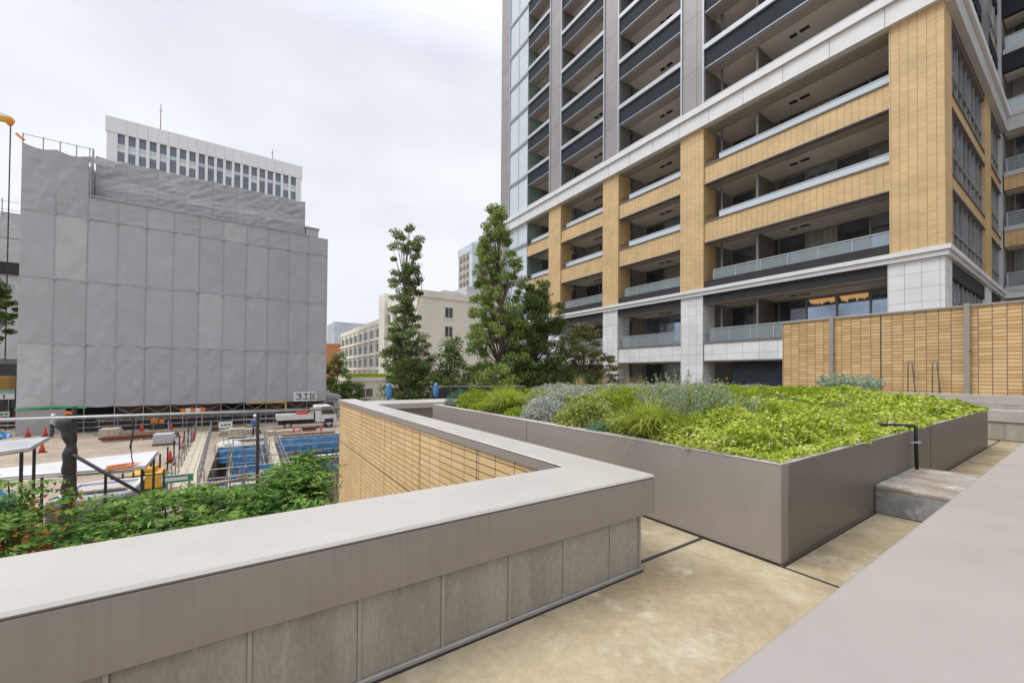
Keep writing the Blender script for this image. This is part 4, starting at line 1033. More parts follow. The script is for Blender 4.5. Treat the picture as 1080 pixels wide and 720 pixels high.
tree('shrub_tree', 'bright green low shrub in front of the dark evergreen', (11.0, 18.2, G), 5.6, .07,
     pf((.5, 1.0), (.7, 1.5), (.9, 1.0), (1, .3)), 75, 100, .4, .11, M['L_ginkgo2'], 'shrub', trunk_top=.85)
tree('shrub_tree', 'dark green low shrub under the olive brown tree', (17.2, 18.5, G), 5.3, .07,
     pf((.5, 1.2), (.7, 1.9), (.9, 1.3), (1, .3)), 90, 95, .42, .12, M['L_dark'], 'shrub', trunk_top=.85)
tree('street_tree', 'yellow green tree peeking out right of the wrapped building', (9.6, 54, G), 7.6, .15,
     pf((.2, 1.1), (.5, 1.6), (.8, 1.2), (1, .4)), 70, 90, .6, .2, M['L_ginkgo2'], trunk_top=.85)
tree('street_tree', 'dark round bush right of the white truck behind the tile wall', (10.4, 50, G), 4.0, .12,
     pf((.1, 1.2), (.5, 1.9), (.8, 1.4), (1, .5)), 80, 90, .55, .18, M['L_dark'], trunk_top=.8)
tree('street_tree', 'green tree cut by the left edge before the farther grey block', (-17.3, 50, G), 12.6, .2,
     pf((.55, .6), (.68, 1.6), (.8, 1.8), (.92, 1.2), (1, .4)), 70, 140, .55, .2, M['L_mid'], trunk_top=.9, squash=.5)

# low hedge of feathery fronds behind the foreground parapet
hd = thing('hedge', 'feathery bright green hedge running behind the foreground parapet', 'hedge', (-1, 4.4, G))
parts_ = []; mb = MB(); random.seed(5)
bx = MB()
nF = 6600
for i in range(nF):
    y = 3.15 + 2.0 * random.random() ** .8; x = random.uniform(-4.6, .135 * y)
    if i % 9 == 0: y = random.uniform(4.4, 5.2); x = y * random.uniform(.05, .15)
    lump = .16 * mnoise.noise((x * 1.3, y * 1.1, 2)) + .10 * mnoise.noise((x * 3.4, y * 3, 7))
    top = .38 + lump + .10 * min(1, (y - 3.1) / 1.0) + (.20 * (1 - sstep(-1.7, -.9, x))) + .13 * sstep(.05, .6, x)
    z = top - 1.2 * random.random() ** 1.6
    a = random.uniform(0, 6.283); ln = random.uniform(.13, .30); pitch = random.uniform(-.25, .65)
    d = np.array((math.cos(a) * math.cos(pitch), math.sin(a) * math.cos(pitch), math.sin(pitch)))
    sd_ = np.array((-math.sin(a), math.cos(a), random.uniform(-.25, .25)))
    k = 9; t = np.linspace(.12, 1, k); P = np.array((x, y, z)) + d * (t * ln)[:, None]; P[:, 2] -= (t ** 2) * ln * .28
    w_ = .068 * (1 - .65 * t) * (ln / .26)
    for sgn in (-1, 1):
        C = P + sd_ * (sgn * w_ * .5)[:, None]; dirs = np.tile(sd_ * sgn + d * .55, (k, 1))
        L_ = w_ * 1.25 + .016; n_ = len(C)
        nv = np.tile(np.array((0, 0, 1.)), (n_, 1)) + rng.normal(size=(n_, 3)) * .33; nv /= np.linalg.norm(nv, axis=1)[:, None]
        dd = dirs - nv * (dirs * nv).sum(1)[:, None]; dd /= np.linalg.norm(dd, axis=1)[:, None]; ss = np.cross(nv, dd)
        Lx = L_[:, None]; W = Lx * .31
        parts_.append((np.stack([C - dd * Lx * .5, C + ss * W * .5, C + dd * Lx * .5, C - ss * W * .5], 1).reshape(-1, 3), np.arange(4 * n_).reshape(n_, 4)))
    if i % 26 == 0:
        mb.path([(x * .98, y, -2.2), (x + .05, y + .03, -.6), (x, y, z)], [.02, .014, .005], 5, cap=False)
obj('stem', mb, M['bark'], hd)
V, F = join(parts_); npmesh('foliage', V, F, M['L_hedge'], hd)
C = np.stack([rng.uniform(-2.1, -1.1, 190), rng.uniform(4.3, 5.1, 190), rng.uniform(.32, .62, 190)], 1); V, F = leaf_quads(C, .06, .022, .4); M['L_young'] = leaf_mat('leaf_young_red', [(.16, .20, .03), (.38, .16, .04), (.50, .20, .07)], vscale=4); npmesh('young_leaves', V, F, M['L_young'], hd)
mb = MB(); mb.box(-8, .9, 2.95, 5.0, -2.25, -2.1); obj('planting_bed', mb, M['soil'], hd)

# ================================================================== PLANTER PLANTS
def cover(name, region, dens, L_, W_, m, label, cat, hgt, lump, up=.5, kind='stuff', depth=.16, edge=0.):
    """leafy carpet following the soil mound; region(x,y)->0..1 density"""
    n = int(dens * 10.2 * 7.2); x = rng.uniform(PXA + .02 - edge, PXB - .05, n); y = rng.uniform(PYA - .0 - edge, PYB - .05, n)
    keep = np.array([random.random() < region(a, b) * sstep(-.07, .06, min(a - PXA, b - PYA) + .09 * mnoise.noise((a * 2.1, b * 2.1, 8)) - .03) for a, b in zip(x, y)]); x = x[keep]; y = y[keep]
    near_ = np.clip(np.hypot(x, y) / 4.2, 1, 2.6)
    k2 = rng.uniform(0, 1, len(x)) < 1 / near_ ** 1.5; x = x[k2]; y = y[k2]; near_ = near_[k2]
    z = np.array([bed(min(max(a, PXA + .1), PXB), min(max(b, PYA + .1), PYB)) + hgt * (.35 + .65 * sstep(0, .5, min(a - PXA, b - PYA))) + lump * (mnoise.noise((a * 1.7, b * 1.7, 1)) + .6 * mnoise.noise((a * 6, b * 6, 5))) for a, b in zip(x, y)])
    z -= depth * rng.uniform(0, 1, len(x)) ** 1.6
    e_ = np.minimum(np.minimum(x - PXA, y - PYA), PXB - x); z = np.where(e_ < .16, np.maximum(z, PT + .012 + .05 * rng.uniform(0, 1, len(x)) - np.clip(-e_, 0, .05) * 1.2), z)
    s = rng.uniform(.7, 1.3, len(x)) * near_ ** .75
    V, F = leaf_quads(np.stack([x, y, z], 1), s * L_, s * W_, up)
    o = npmesh(name, V, F, m, loc=(9, 3, .85)); tag(o, label, cat)
    if kind: o['kind'] = kind
    return o
def wob(x, y): return .35 * mnoise.noise((x * .9, y * .9, 3))
def r_abelia(x, y):
    yb = 2.55 + .10 * (x - 3.8) + wob(x, y)
    return 1 - sstep(yb - .1, yb + .45, y)
def r_lime(x, y):
    if x < 4.9 + wob(x, y) : return 0
    yb = 2.5 + .10 * (x - 3.8) + wob(x, y)
    return sstep(yb - .2, yb + .3, y) * (1 - sstep(4.7 + wob(y, x), 5.5, y) * .8)
cover('abelia_ground_cover', r_abelia, 7600, .036, .021, M['L_abelia'], 'chartreuse small leaved ground cover spilling over the near planter edges', 'ground cover', .21, .19, edge=.06, depth=.24)
cover('lime_ground_cover', r_lime, 5200, .055, .015, M['L_lime2'], 'soft lime green feathery ground cover in the middle of the planter', 'ground cover', .22, .15, up=.0, depth=.26)
# white blossoms scattered in the near ground cover
C = []
for i in range(70):
    x = 3.85 + 9.8 * random.random() ** 1.6; y = random.uniform(1.62, 2.7)
    C.append((x, y, bed(x, y) + .15 + .05 * random.random()))
C = np.repeat(np.array(C), 5, 0); a = np.tile(np.arange(5) * 1.2566, 70)
C = C + np.stack([np.cos(a), np.sin(a), np.zeros_like(a)], 1) * .011
V, F = leaf_quads(C, .022, .014, 1.6); o = npmesh('blossom_scatter', V, F, M['flower'], loc=(6, 2, 1)); tag(o, 'tiny white blossoms scattered over the chartreuse ground cover', 'blossom'); o['kind'] = 'stuff'

def dome(name, c, rx, ry, h, n, L_, W_, m, label, cat, group=None, up=.2, lump=.22, fill=.5):
    d = rng.normal(size=(n, 3)); d[:, 2] = np.abs(d[:, 2]); d /= np.linalg.norm(d, axis=1)[:, None]
    q = np.array([1 + lump * (mnoise.noise((v[0] * 2.2 + c[0] * 3, v[1] * 2.2 + c[1] * 3, v[2] * 2.2)) + .7 * mnoise.noise((v[0] * 5 + c[0], v[1] * 5, v[2] * 5))) for v in d])
    r_ = q * (fill + (1 - fill) * rng.uniform(0, 1, n) ** .4)
    C = np.array(c) + d * r_[:, None] * np.array((rx, ry, h))
    s = rng.uniform(.7, 1.3, n); V, F = leaf_quads(C, s * L_, s * W_, up, dirs=d)
    o = npmesh(name, V, F, m, loc=c); return tag(o, label, cat, group)
def spikes(name, c, n, r, h, lsz, m, label, cat, group=None):
    """upright stems set with needle leaves"""
    Vs = []
    for i in range(n):
        a = random.uniform(0, 6.283); q = r * math.sqrt(random.random()); hh = h * random.uniform(.55, 1.1) * (1 - .35 * q / r)
        b0 = np.array((c[0] + q * .6 * math.cos(a), c[1] + q * .6 * math.sin(a), c[2])); tp = b0 + np.array((math.cos(a) * q * .7, math.sin(a) * q * .7, hh))
        k = int(34 * hh / .5) + 10; t = rng.uniform(.15, 1, k); P = b0 + (tp - b0) * t[:, None]; dr = rng.normal(size=(k, 3)); dr[:, 2] = np.abs(dr[:, 2]) * .9 + .5; dr /= np.linalg.norm(dr, axis=1)[:, None]
        L_ = lsz * (1.15 - .5 * t); Vq, Fq = leaf_quads(P + dr * L_[:, None] * .45, L_, .006 + L_ * .13, 0, dirs=dr); Vs.append((Vq, Fq))
    V, F = join(Vs); o = npmesh(name, V, F, m, loc=c); return tag(o, label, cat, group)
def tuft(name, c, n, h, sp, wd, m, label, cat, group=None, droop=1., seg=6, lean=(0, 0)):
    V, F = blades(c, n, h, sp, wd, droop, seg, lean); o = npmesh(name, V, F, m, loc=c); return tag(o, label, cat, group)

tuft('grass_clump', (4.20, 3.12, .86), 900, .60, .66, .008, M['L_lime'], 'arching lime grass clump whose blades hang over the planter wall', 'grass clump', droop=1.25, lean=(-.08, 0))
tuft('grass_clump', (4.34, 6.6, .86), 800, .62, .70, .010, M['L_lime'], 'bright yellow lime grass clump beside the grey silver shrub', 'grass clump', droop=1.2, lean=(-.05, -.05))
tuft('grass_clump', (4.75, 7.4, .92), 560, .60, .65, .011, M['L_lime'], 'second lime grass clump farther along near the planter end', 'grass clump', droop=1.15)
tuft('grass_clump', (4.05, 3.0, .88), 26, .30, .62, .007, M['L_lime'], 'loose long lime blades trailing down over the planter wall face', 'grass clump', droop=2.6, lean=(-.22, 0))
dome('dry_thyme', (4.15, 2.75, .80), .30, .35, .16, 2200, .03, .016, M['L_varieg'], 'low pale green mat at the planter edge right of the big grass clump', 'shrub')
dome('variegated_shrub', (4.25, 3.65, .80), .32, .35, .25, 2200, .04, .022, M['L_varieg'], 'small cream green shrub tucked left of the big grass clump', 'shrub')
dome('yellow_shrub', (4.2, 7.35, .80), .33, .4, .22, 1800, .04, .022, M['L_lime2'], 'low yellow green mound at the rim between lime grass clumps', 'shrub')
dome('yellow_shrub', (4.15, 6.0, .80), .28, .35, .2, 1600, .04, .022, M['L_lime2'], 'low yellow green mound at the rim beside the silver shrub', 'shrub')
dome('variegated_shrub', (4.32, 4.35, .80), .46, .62, .42, 4200, .045, .027, M['L_varieg'], 'green shrub with pale cream leaf edges near the planter wall', 'shrub')
dome('variegated_shrub', (4.95, 4.9, .92), .55, .6, .36, 3200, .046, .027, M['L_varieg'], 'cream edged green shrub just behind the front variegated one', 'shrub')
dome('silver_shrub', (4.36, 5.45, .78), .46, .48, .44, 5200, .030, .014, M['L_silver'], 'round silver grey shrub at the planter edge between grass and green', 'shrub', lump=.15)
dome('dwarf_conifer', (4.0, 3.82, .80), .20, .22, .17, 1300, .045, .012, M['L_bluegreen'], 'small blue green tuft tucked against the planter wall', 'shrub')
dome('yellow_shrub', (4.45, 8.15, .82), .45, .5, .42, 2400, .05, .028, M['L_lime2'], 'yellow green shrub near the far left planter corner', 'shrub')
dome('blue_shrub', (4.35, 8.75, .82), .38, .32, .40, 2000, .045, .016, M['L_bluegreen'], 'hazy blue green shrub at the far left planter corner', 'shrub')
for i, (x, y, rx) in enumerate([(5.6, 6.1, .8), (6.9, 6.5, .9), (8.2, 6.6, .9), (9.4, 6.5, .9), (6.2, 7.3, .8), (10.6, 6.2, .9), (8.3, 5.5, .8), (9.6, 5.2, .9), (10.9, 5.0, .9), (7.2, 5.6, .7)]):
    dome('silver_shrub', (x, y, bed(x, y) - .03), rx, rx * .75, .36, 5200, .042, .018, M['L_silver'], 'silver leaved shrub in the drift along the back of the planter', 'shrub', 'silver shrubs at the back of the planter', lump=.18)
spikes('rosemary_bush', (4.95, 3.2, 1.0), 210, .55, .70, .055, M['L_rosemary'], 'upright grey green needle leaved bush in the front middle of the planter', 'shrub')
spikes('rosemary_bush', (5.75, 3.0, 1.02), 80, .45, .42, .05, M['L_rosemary'], 'lower grey green needle bush right of the upright one', 'shrub')
spikes('lavender_bush', (7.45, 3.1, 1.05), 46, .26, .30, .05, M['L_mauve'], 'small grey mauve tuft among lime foliage', 'shrub')
M['L_bluetuft'] = leaf_mat('leaf_blue_tuft', [(.16, .22, .16), (.30, .38, .28), (.46, .53, .42)], vscale=5, trans=.2)
spikes('blue_grass_bush', (13.2, 3.75, 1.12), 120, .60, .60, .15, M['L_bluetuft'], 'blue green spiky tuft in front of the tall tile wall', 'shrub')
for i in range(16):
    x = 5.2 + 8.2 * random.random(); y = random.uniform(3.4, 5.6)
    tuft('grass_clump', (x, y, bed(x, y) + .02), 120, .42, .34, .011, M['L_lime'], 'lime grass tuft in the middle of the planter bed', 'grass clump', 'lime tufts in the planter bed', droop=.9, seg=4)
for i, (x, y) in enumerate([(7.0, 7.4), (8.0, 7.5), (8.8, 7.3), (7.5, 7.9), (9.6, 7.6)]):
    tuft('dry_grass_tuft', (x, y, 1.05), 70, .62, .25, .010, M['L_dry'], 'dry straw coloured grass tips behind the silver shrubs', 'grass clump', 'dry grass tufts at the back', droop=.4, seg=4)

# ================================================================== BUILDING SITE OBJECTS
def pipe_rail(name, label, cat, pts, loc, m='scaff', r=.028, group=None):
    root = thing(name, label, cat, loc, group)
    return root
# boundary pipe fence close to the parapet: long pale rail, dark post, wrapped post with brace
fr = thing('pipe_fence', 'long pale scaffold pipe rail crossing before the building site', 'railing', (0, 13.5, G))
mb = MB(); mb.tube((-7.2, 13.5, .525), (3.2, 13.5, .46), .036, n=8); obj('rail', mb, M['scaff'], fr, smooth=True)
mb = MB(); mb.tube((-2.7, 13.42, -1.62), (3.2, 13.42, -1.05), .028, n=8); mb.tube((-7.2, 13.44, -2.2), (3.2, 13.44, -1.95), .024, n=6); obj('rail', mb, M['rust_pipe'], fr, smooth=True)
mb = MB(); mb.tube((.32, 13.6, G), (.30, 13.6, .6), .042, n=8); mb.lathe((.30, 13.57, .43), [(.055, 0), (.06, .06), (.055, .12)], 10); obj('post', mb, M['dark_steel'], fr)
mb = MB(); mb.tube((-3.38, 13.58, -.37), (-1.92, 13.5, -1.67), .040, n=8); obj('brace', mb, M['dark_steel'], fr, smooth=True)
mb = MB()
for k in range(26):
    z0 = .45 - k * .045; mb.tube((-2.33 + .05 * math.sin(k * .3) * .4, 13.46 + .03 * math.cos(k), z0), (-2.33 + .05 * math.sin(k * .3 + .3) * .4, 13.46 + .03 * math.cos(k + 1), z0 - .05), .022 if k < 17 else .012, n=5)
tag(obj('rope_bundle', mb, M['dark_steel'], loc=(-2.3, 13.46, 0)), 'frayed dark rope bundle dangling from the pale pipe rail', 'rope')
wp = thing('wrapped_post', 'post bundled in black sheeting tied into bulges beside the pipe rail', 'post', (-3.46, 13.75, G))
mb = MB(); prof = []
for i in range(90):
    z = -3.0 + i / 89 * 3.15; ph = (z * 1.42 + .25) % 1
    prof.append((.092 + .045 * abs(math.sin(math.pi * ph)) ** .5, z))
prof += [(.14, .18), (.17, .28), (.16, .38), (.11, .46), (.04, .50)]
mb.lathe((-3.46, 13.75, 0), prof, 18)
mb.v = [(x + .05 * mnoise.noise((x * 3, y * 3, z * 4)) - (.09 * sstep(.12, .35, z)), y + .04 * mnoise.noise((x * 4 + 5, y * 4, z * 5)), z + .05 * mnoise.noise((x * 5, y * 5, z * 2 + 9)) * sstep(0, .3, z)) for x, y, z in mb.v]
obj('wrapping', mb, M['wrap'], wp, smooth=True)
mb = MB(); mb.tube((-3.40, 13.75, G), (-3.40, 13.75, .74), .045, n=8); obj('pole', mb, M['dark_steel'], wp)
mb = MB()
for z in (-.55, -1.25, -1.95, .16): mb.tube((-3.46, 13.75, z - .015), (-3.46, 13.75, z + .015), .105, n=16)
obj('tie', mb, M['rubber'], wp)

def slab_roof(name, label, quad, th, m, legs, zg, loc):
    root = thing(name, label, 'canopy', loc)
    mb = MB(); n = 4
    top = [Vector(p) for p in quad]
    mb.add([tuple(p) for p in top] + [(p.x, p.y, p.z - th) for p in top], [(0, 1, 2, 3), (7, 6, 5, 4), (0, 4, 5, 1), (1, 5, 6, 2), (2, 6, 7, 3), (3, 7, 4, 0)])
    obj('roof_sheet', mb, m, root)
    e = MB(); 
    for a, b in ((0, 1), (1, 2), (2, 3), (3, 0)):
        e.tube(top[a] + Vector((0, 0, -th - .03)), top[b] + Vector((0, 0, -th - .03)), .022, n=6)
    obj('frame', e, M['scaff'], root)
    for x, y, z in legs:
        l = MB(); l.tube((x, y, zg), (x, y, z), .03, n=6); obj('leg', l, M['dark_steel'], root)
    return root
M['white_sheet'] = mat('white_roof_sheet', (.54, .545, .56), .45, .06, 1.5)
M['grey_sheet_roof'] = mat('grey_roof_sheet', (.40, .41, .43), .4, .10, 2)
slab_roof('shed_roof', 'grey white sheet canopy on thin posts at the left edge', [(-6.6, 13.6, -.12), (-3.95, 14.3, .0), (-3.85, 12.9, -.06), (-6.6, 9.9, -.12)], .03, M['grey_sheet_roof'], [(-3.98, 12.95, -.15), (-4.15, 14.15, -.08), (-4.32, 12.6, -.12), (-5.6, 13.6, -.12)], G, (-5, 12.5, G))
slab_roof('shed_roof', 'bright white flat canopy behind the wrapped post', [(-6.2, 15.5, -.92), (-2.28, 16.7, -.90), (-2.2, 14.3, -.92), (-6.2, 15.0, -1.0)], .04, M['white_sheet'], [(-2.3, 14.5, -1), (-2.35, 16.5, -1), (-3.0, 14.5, -1), (-4.2, 14.8, -1)], G, (-4, 15.5, G))
# purple grey tank box
bx_ = thing('storage_box', 'pale mauve grey open box standing under the white canopy', 'box', (-3.5, 16.6, G))
M['mauve_box'] = mat('mauve_box', (.40, .38, .43), .55, .08, 2)
part('body', M['mauve_box'], (-4.35, -2.82, 15.55, 18.0, G, -2.02), parent=bx_, bevel=.02)
part('rim', M['white_sheet'], (-4.4, -2.77, 15.5, 15.66, -2.018, -1.95), (-4.4, -2.77, 17.9, 18.05, -2.018, -1.95), (-2.9, -2.77, 15.661, 17.899, -2.018, -1.95), (-4.4, -4.27, 15.661, 17.899, -2.018, -1.95), parent=bx_)
part('lid_board', M['plank'], (-4.2, -3.0, 16.6, 16.95, -1.945, -1.91), parent=bx_)
# hose coil
mb = MB()
for k in range(5):
    pts = [(-2.75 + (.24 + .02 * k) * math.cos(t * .5) + .03 * k, 14.35 + .16 * math.sin(t * .5), -.93 + .02 * k + .012 * math.sin(t)) for t in range(13)]
    mb.path(pts, .009, 5, cap=False)
tag(obj('hose_coil', mb, M['orange'], loc=(-2.7, 14.3, -.9), smooth=True), 'coiled orange brown hose lying on the white canopy corner', 'hose')
# tarps and net at the left
def crumple(name, label, cat, x0, x1, y0, y1, z, amp, m, seed, n=26, tilt=0.):
    V = []; F = []
    for i in range(n + 1):
        for k in range(n + 1):
            u, v = i / n, k / n
            h = mnoise.noise((u * 3 + seed, v * 3, 0)) * amp + abs(mnoise.noise((u * 7, v * 7 + seed, 2))) * amp * .7
            e = min(u, 1 - u, v, 1 - v); h += amp * min(1, e * 4) * .8
            V.append((x0 + (x1 - x0) * u + mnoise.noise((u * 4, v * 4, seed)) * .1, y0 + (y1 - y0) * v + mnoise.noise((v * 4, u * 4, seed + 3)) * .1, z + h + tilt * v))
    for i in range(n):
        for k in range(n): F.append((i * (n + 1) + k, (i + 1) * (n + 1) + k, (i + 1) * (n + 1) + k + 1, i * (n + 1) + k + 1))
    o = obj(name, MB().add(V, F), m, loc=((x0 + x1) / 2, (y0 + y1) / 2, z), smooth=True); return tag(o, label, cat)
crumple('blue_tarp', 'crumpled blue tarpaulin over a heap at the left edge', 'tarpaulin', -7.0, -5.0, 14.6, 18.4, G, 1.3, M['blue_tarp'], 3)
M['net_orange'] = mat('orange_net', (.60, .19, .06), .7, .3, 6, bump=.6, bscale=30)
crumple('orange_net', 'orange red safety netting bundled over bars behind the hedge', 'net', -5.4, -3.9, 13.3, 14.6, G, 1.25, M['net_orange'], 8)
# cones
cone0 = None
def cone(x, y, z=G, label=''):
    global cone0
    if cone0 is None:
        cone0 = thing('traffic_cone', label, 'traffic cone', (x, y, z), 'red cones on the building site')
        mb = MB(); mb.box(x - .19, x + .19, y - .19, y + .19, z, z + .035); obj('base', mb, M['rubber'], cone0, bevel=.01)
        mb = MB(); mb.lathe((x, y, z + .035), [(.15, 0), (.09, .30), (.035, .64), (.028, .66)], 14); obj('cone', mb, M['cone_red'], cone0, smooth=True)
        return cone0
    c = copy_tree(cone0); c.location = (x, y, z); c['label'] = label; return c
for (x, y, l) in [(-9.1, 44.2, 'red cone on bare ground left of centre under the wrapped building'), (-7.1, 44.2, 'red cone at the kerb below an orange machine'), (-13.6, 45.2, 'red cone nearest the left corner of the wrapped building'), (-12.6, 44.8, 'red cone just right of the leftmost red cone'),
                  (-10.3, 36.2, 'lone red cone closer in, behind the grey canopy'), (-5.2, 44.0, 'red cone near the blue hose on the far ground'), (-3.1, 36.4, 'red cone at the far end of the plank walkway'), (3.2, 35.8, 'red cone before the flat bed of the truck'), (5.2, 36.0, 'red cone before the cab of the truck'),
                  (-3.35, 33.6, 'red cone halfway along the plank walkway'), (-3.4, 28.6, 'red cone leaning row beside the plank walkway, second nearest'), (-3.3, 24.2, 'nearest red cone beside the plank walkway')]:
    cone(x, y, G, l)
# plank walkways with pipe rails
def walkway(label, x0, y0, x1, y1, wd, z, zs, rail_sides, group=None):
    root = thing('plank_walkway', label, 'walkway', ((x0 + x1) / 2, (y0 + y1) / 2, z), group)
    d = Vector((x1 - x0, y1 - y0, 0)); L_ = d.length; d.normalize(); s = Vector((-d.y, d.x, 0)); mb = MB(); rz = math.atan2(d.y, d.x)
    for k in range(3):
        c = Vector((x0, y0, z)) + d * L_ / 2 + s * (k - 1) * wd / 3; mb.obox(c, (L_, wd / 3 - .015, .05), rz=rz)
    obj('planking', mb, M['plank'], root)
    for sgn in rail_sides:
        mb = MB(); n = int(L_ / 1.6)
        for i in range(n + 1):
            p = Vector((x0, y0, 0)) + d * (L_ * i / n) + s * sgn * (wd / 2 + .05); mb.tube((p.x, p.y, zs), (p.x, p.y, z + 1.0), .024, n=6)
        a = Vector((x0, y0, 0)) + s * sgn * (wd / 2 + .05); b = a + d * L_
        for h in (.5, .95): mb.tube((a.x, a.y, z + h), (b.x, b.y, z + h), .02, n=6)
        obj('pipe_railing', mb, M['scaff'], root)
    return root
walkway('long plank walkway with pipe rails left of the pit', -2.75, 40.5, -2.05, 20.5, .85, G + .06, G, (-1, 1))
walkway('plank bridge with slanted pipe rails across the pit', 1.45, 33.2, 1.30, 16.2, .55, G + .06, PZ, (-1, 1))
# pit: tarps, rebar, sleepers
mb = MB()
def tarpwall(name, label, x0, x1, y, z0, z1, seed):
    V = []; F = []; nx = 40; nz = 12
    for k in range(nz + 1):
        for i in range(nx + 1):
            u, v = i / nx, k / nz
            V.append((x0 + (x1 - x0) * u, y - .12 - .16 * (1 - v) - .10 * abs(mnoise.noise((u * (x1 - x0) * 1.6 + seed, v * 1.2, 0))) - .05 * mnoise.noise((u * 9 * (x1 - x0) / 3, v * 5, seed)), z0 + (z1 - z0) * v + .08 * mnoise.noise((u * 6 + seed, 1, 0)) * (1 if k in (0, nz) else 0)))
    for k in range(nz):
        for i in range(nx): q = k * (nx + 1) + i; F.append((q, q + 1, q + nx + 2, q + nx + 1))
    return tag(obj(name, MB().add(V, F), M['blue_tarp'], loc=((x0 + x1) / 2, y, z0), smooth=True), label, 'tarpaulin')
tarpwall('blue_tarp', 'blue sheeting hung on the pit wall left of the plank bridge', -1.4, 1.1, 32.2, -4.3, -3.35, 1)
tarpwall('blue_tarp', 'wide blue sheeting on the pit wall right of the plank bridge', 1.9, 6.5, 32.2, -4.2, -2.95, 5)
tarpwall('blue_tarp', 'lower blue sheeting behind the rebar cage in the pit', 3.6, 6.5, 28.5, -4.9, -4.1, 9)
tarpwall('blue_tarp', 'small blue sheet hung beside the pipe stair in the pit', -.6, .95, 28.0, -5.2, -3.5, 12)
part_ = thing('ledge_beam', 'pale concrete beam running across the pit between blue sheets', 'beam', (4.2, 30.2, PZ))
part('beam', M['sheet_light'], (1.9, 6.5, 28.7, 29.2, -4.05, -3.85), parent=part_); part('support', M['pit_earth'], (2.2, 2.5, 28.75, 29.15, PZ, -4.055), (5.6, 5.9, 28.75, 29.15, PZ, -4.055), parent=part_)
cg = thing('rebar_cage', 'dense cage of upright reinforcing bars in the pit at right', 'rebar', (4, 23, PZ))
up_ = MB(); hz = MB()
for i in range(13):
    for k in range(5):
        x = 2.0 + i * .32 + random.uniform(-.04, .04); y = 19.5 + k * 1.9; up_.tube((x, y, PZ), (x + random.uniform(-.06, .06), y, PZ + random.uniform(1.9, 2.6)), .016, n=4)
for k in range(5):
    for z in (.5, 1.1, 1.7): hz.tube((1.9, 19.5 + k * 1.9, PZ + z), (6.0, 19.5 + k * 1.9, PZ + z), .014, n=4)
for i in range(13): hz.tube((2.0 + i * .32, 19.3, PZ + 1.72), (2.0 + i * .32, 27.3, PZ + 1.72), .014, n=4)
obj('upright_bars', up_, M['dark_steel'], cg); obj('tie_bars', hz, M['rust_pipe'], cg)
fs = thing('pipe_scaffold', 'pipe stair frame standing in the left half of the pit', 'scaffold', (0, 24, PZ)); mb = MB()
for x in (-.55, .75):
    for y in (18.5, 21.5, 24.5, 27.5): mb.tube((x, y, PZ), (x, y, PZ + 3.1), .026, n=6)
    for z in (.9, 1.8, 2.8): mb.tube((x, 18.3, PZ + z), (x, 27.8, PZ + z), .022, n=6)
for y in (18.5, 21.5, 24.5, 27.5):
    for z in (.8, 1.7): mb.tube((-.7, y, PZ + z), (.9, y, PZ + z), .022, n=6)
mb.tube((-.55, 18.5, PZ), (-.55, 21.5, PZ + 2.8), .022, n=6); mb.tube((-.55, 24.5, PZ), (-.55, 21.5, PZ + 2.8), .022, n=6)
obj('pipework', mb, M['scaff'], fs); part('deck_board', M['plank'], (-.5, .7, 21.6, 22.1, PZ + 1.83, PZ + 1.87), (-.5, .7, 18.6, 19.1, PZ + 1.83, PZ + 1.87), parent=fs)
for k, (x, y, sx, sy, lab) in enumerate([(-1.0, 18.6, .8, 1.6, 'plywood sheets stacked on the near pit floor'), (.1, 25.5, 1.3, .8, 'timber boards lying in the pit under the pipe stair')]):
    t_ = thing('board_stack', lab, 'boards', (x, y, PZ))
    for q in range(4): part('board', M['plank'], (x - sx / 2 + .02 * q, x + sx / 2 + .03 * (q % 2), y - sy / 2, y + sy / 2 + .02 * q, PZ + .5 * (k == 0) + .06 * q, PZ + .5 * (k == 0) + .06 * q + .05), parent=t_)
    if k == 0: part('bearer', M['brown_board'], (x - .3, x - .2, y - .7, y + .7, PZ, PZ + .498), (x + .2, x + .3, y - .7, y + .7, PZ, PZ + .498), parent=t_)
crumple('blue_sheet', 'blue sheet scraps on the ground in the left of the pit', 'tarpaulin', -1.2, -.3, 26.5, 30.5, PZ, .35, M['blue_tarp'], 21, n=16)
crumple('white_sheet', 'white plastic sheet heaped at the far end of the pit', 'sheet', -1.6, -.2, 33.2, 35.0, G, .15, M['white_sheet'], 25, n=16)
# barriers along the far ground
bl = thing('pipe_barrier', 'low pipe barrier with amber lamps below the wrapped building', 'barrier', (-4, 45.2, G)); mb = MB(); lm = MB()
for i in range(12): mb.tube((-9.8 + i * 1.1, 45.2, G), (-9.8 + i * 1.1, 45.2, G + 1.15), .025, n=5)
for z in (.55, 1.05): mb.tube((-10, 45.2, G + z), (2.4, 45.2, G + z), .022, n=5)
for i in range(16): lm.lathe((-9.6 + i * .55, 45.15, G + .92), [(.03, 0), (.06, .04), (.05, .10)], 8)
obj('pipework', mb, M['scaff'], bl); obj('lamp_string', lm, M['orange'], bl)
kb = MB(); kb.box(-9.6, 1.5, 43.0, 43.35, G, G + .16); kb.box(2.0, 7.0, 34.2, 34.5, G, G + .15); struct('kerb', kb, M['deck'], loc=(0, 43, G))
sl = thing('striped_barrier', 'orange and white barrier board high under the sheets', 'barrier', (-3.8, 44.4, G))
for i in range(5): part('stripe', M['orange'] if i % 2 == 0 else M['sign_white'], (-4.65 + i * .34, -4.65 + i * .34 + .335, 44.38, 44.44, -1.92, -1.58), parent=sl)
mb = MB(); mb.tube((-4.5, 44.5, G), (-4.5, 44.5, -1.6), .03, n=5); mb.tube((-3.2, 44.5, G), (-3.2, 44.5, -1.6), .03, n=5); obj('leg', mb, M['scaff'], sl)
mc = thing('site_machine', 'small orange compressor behind the amber lamp barrier', 'machine', (-6.4, 45.9, G))
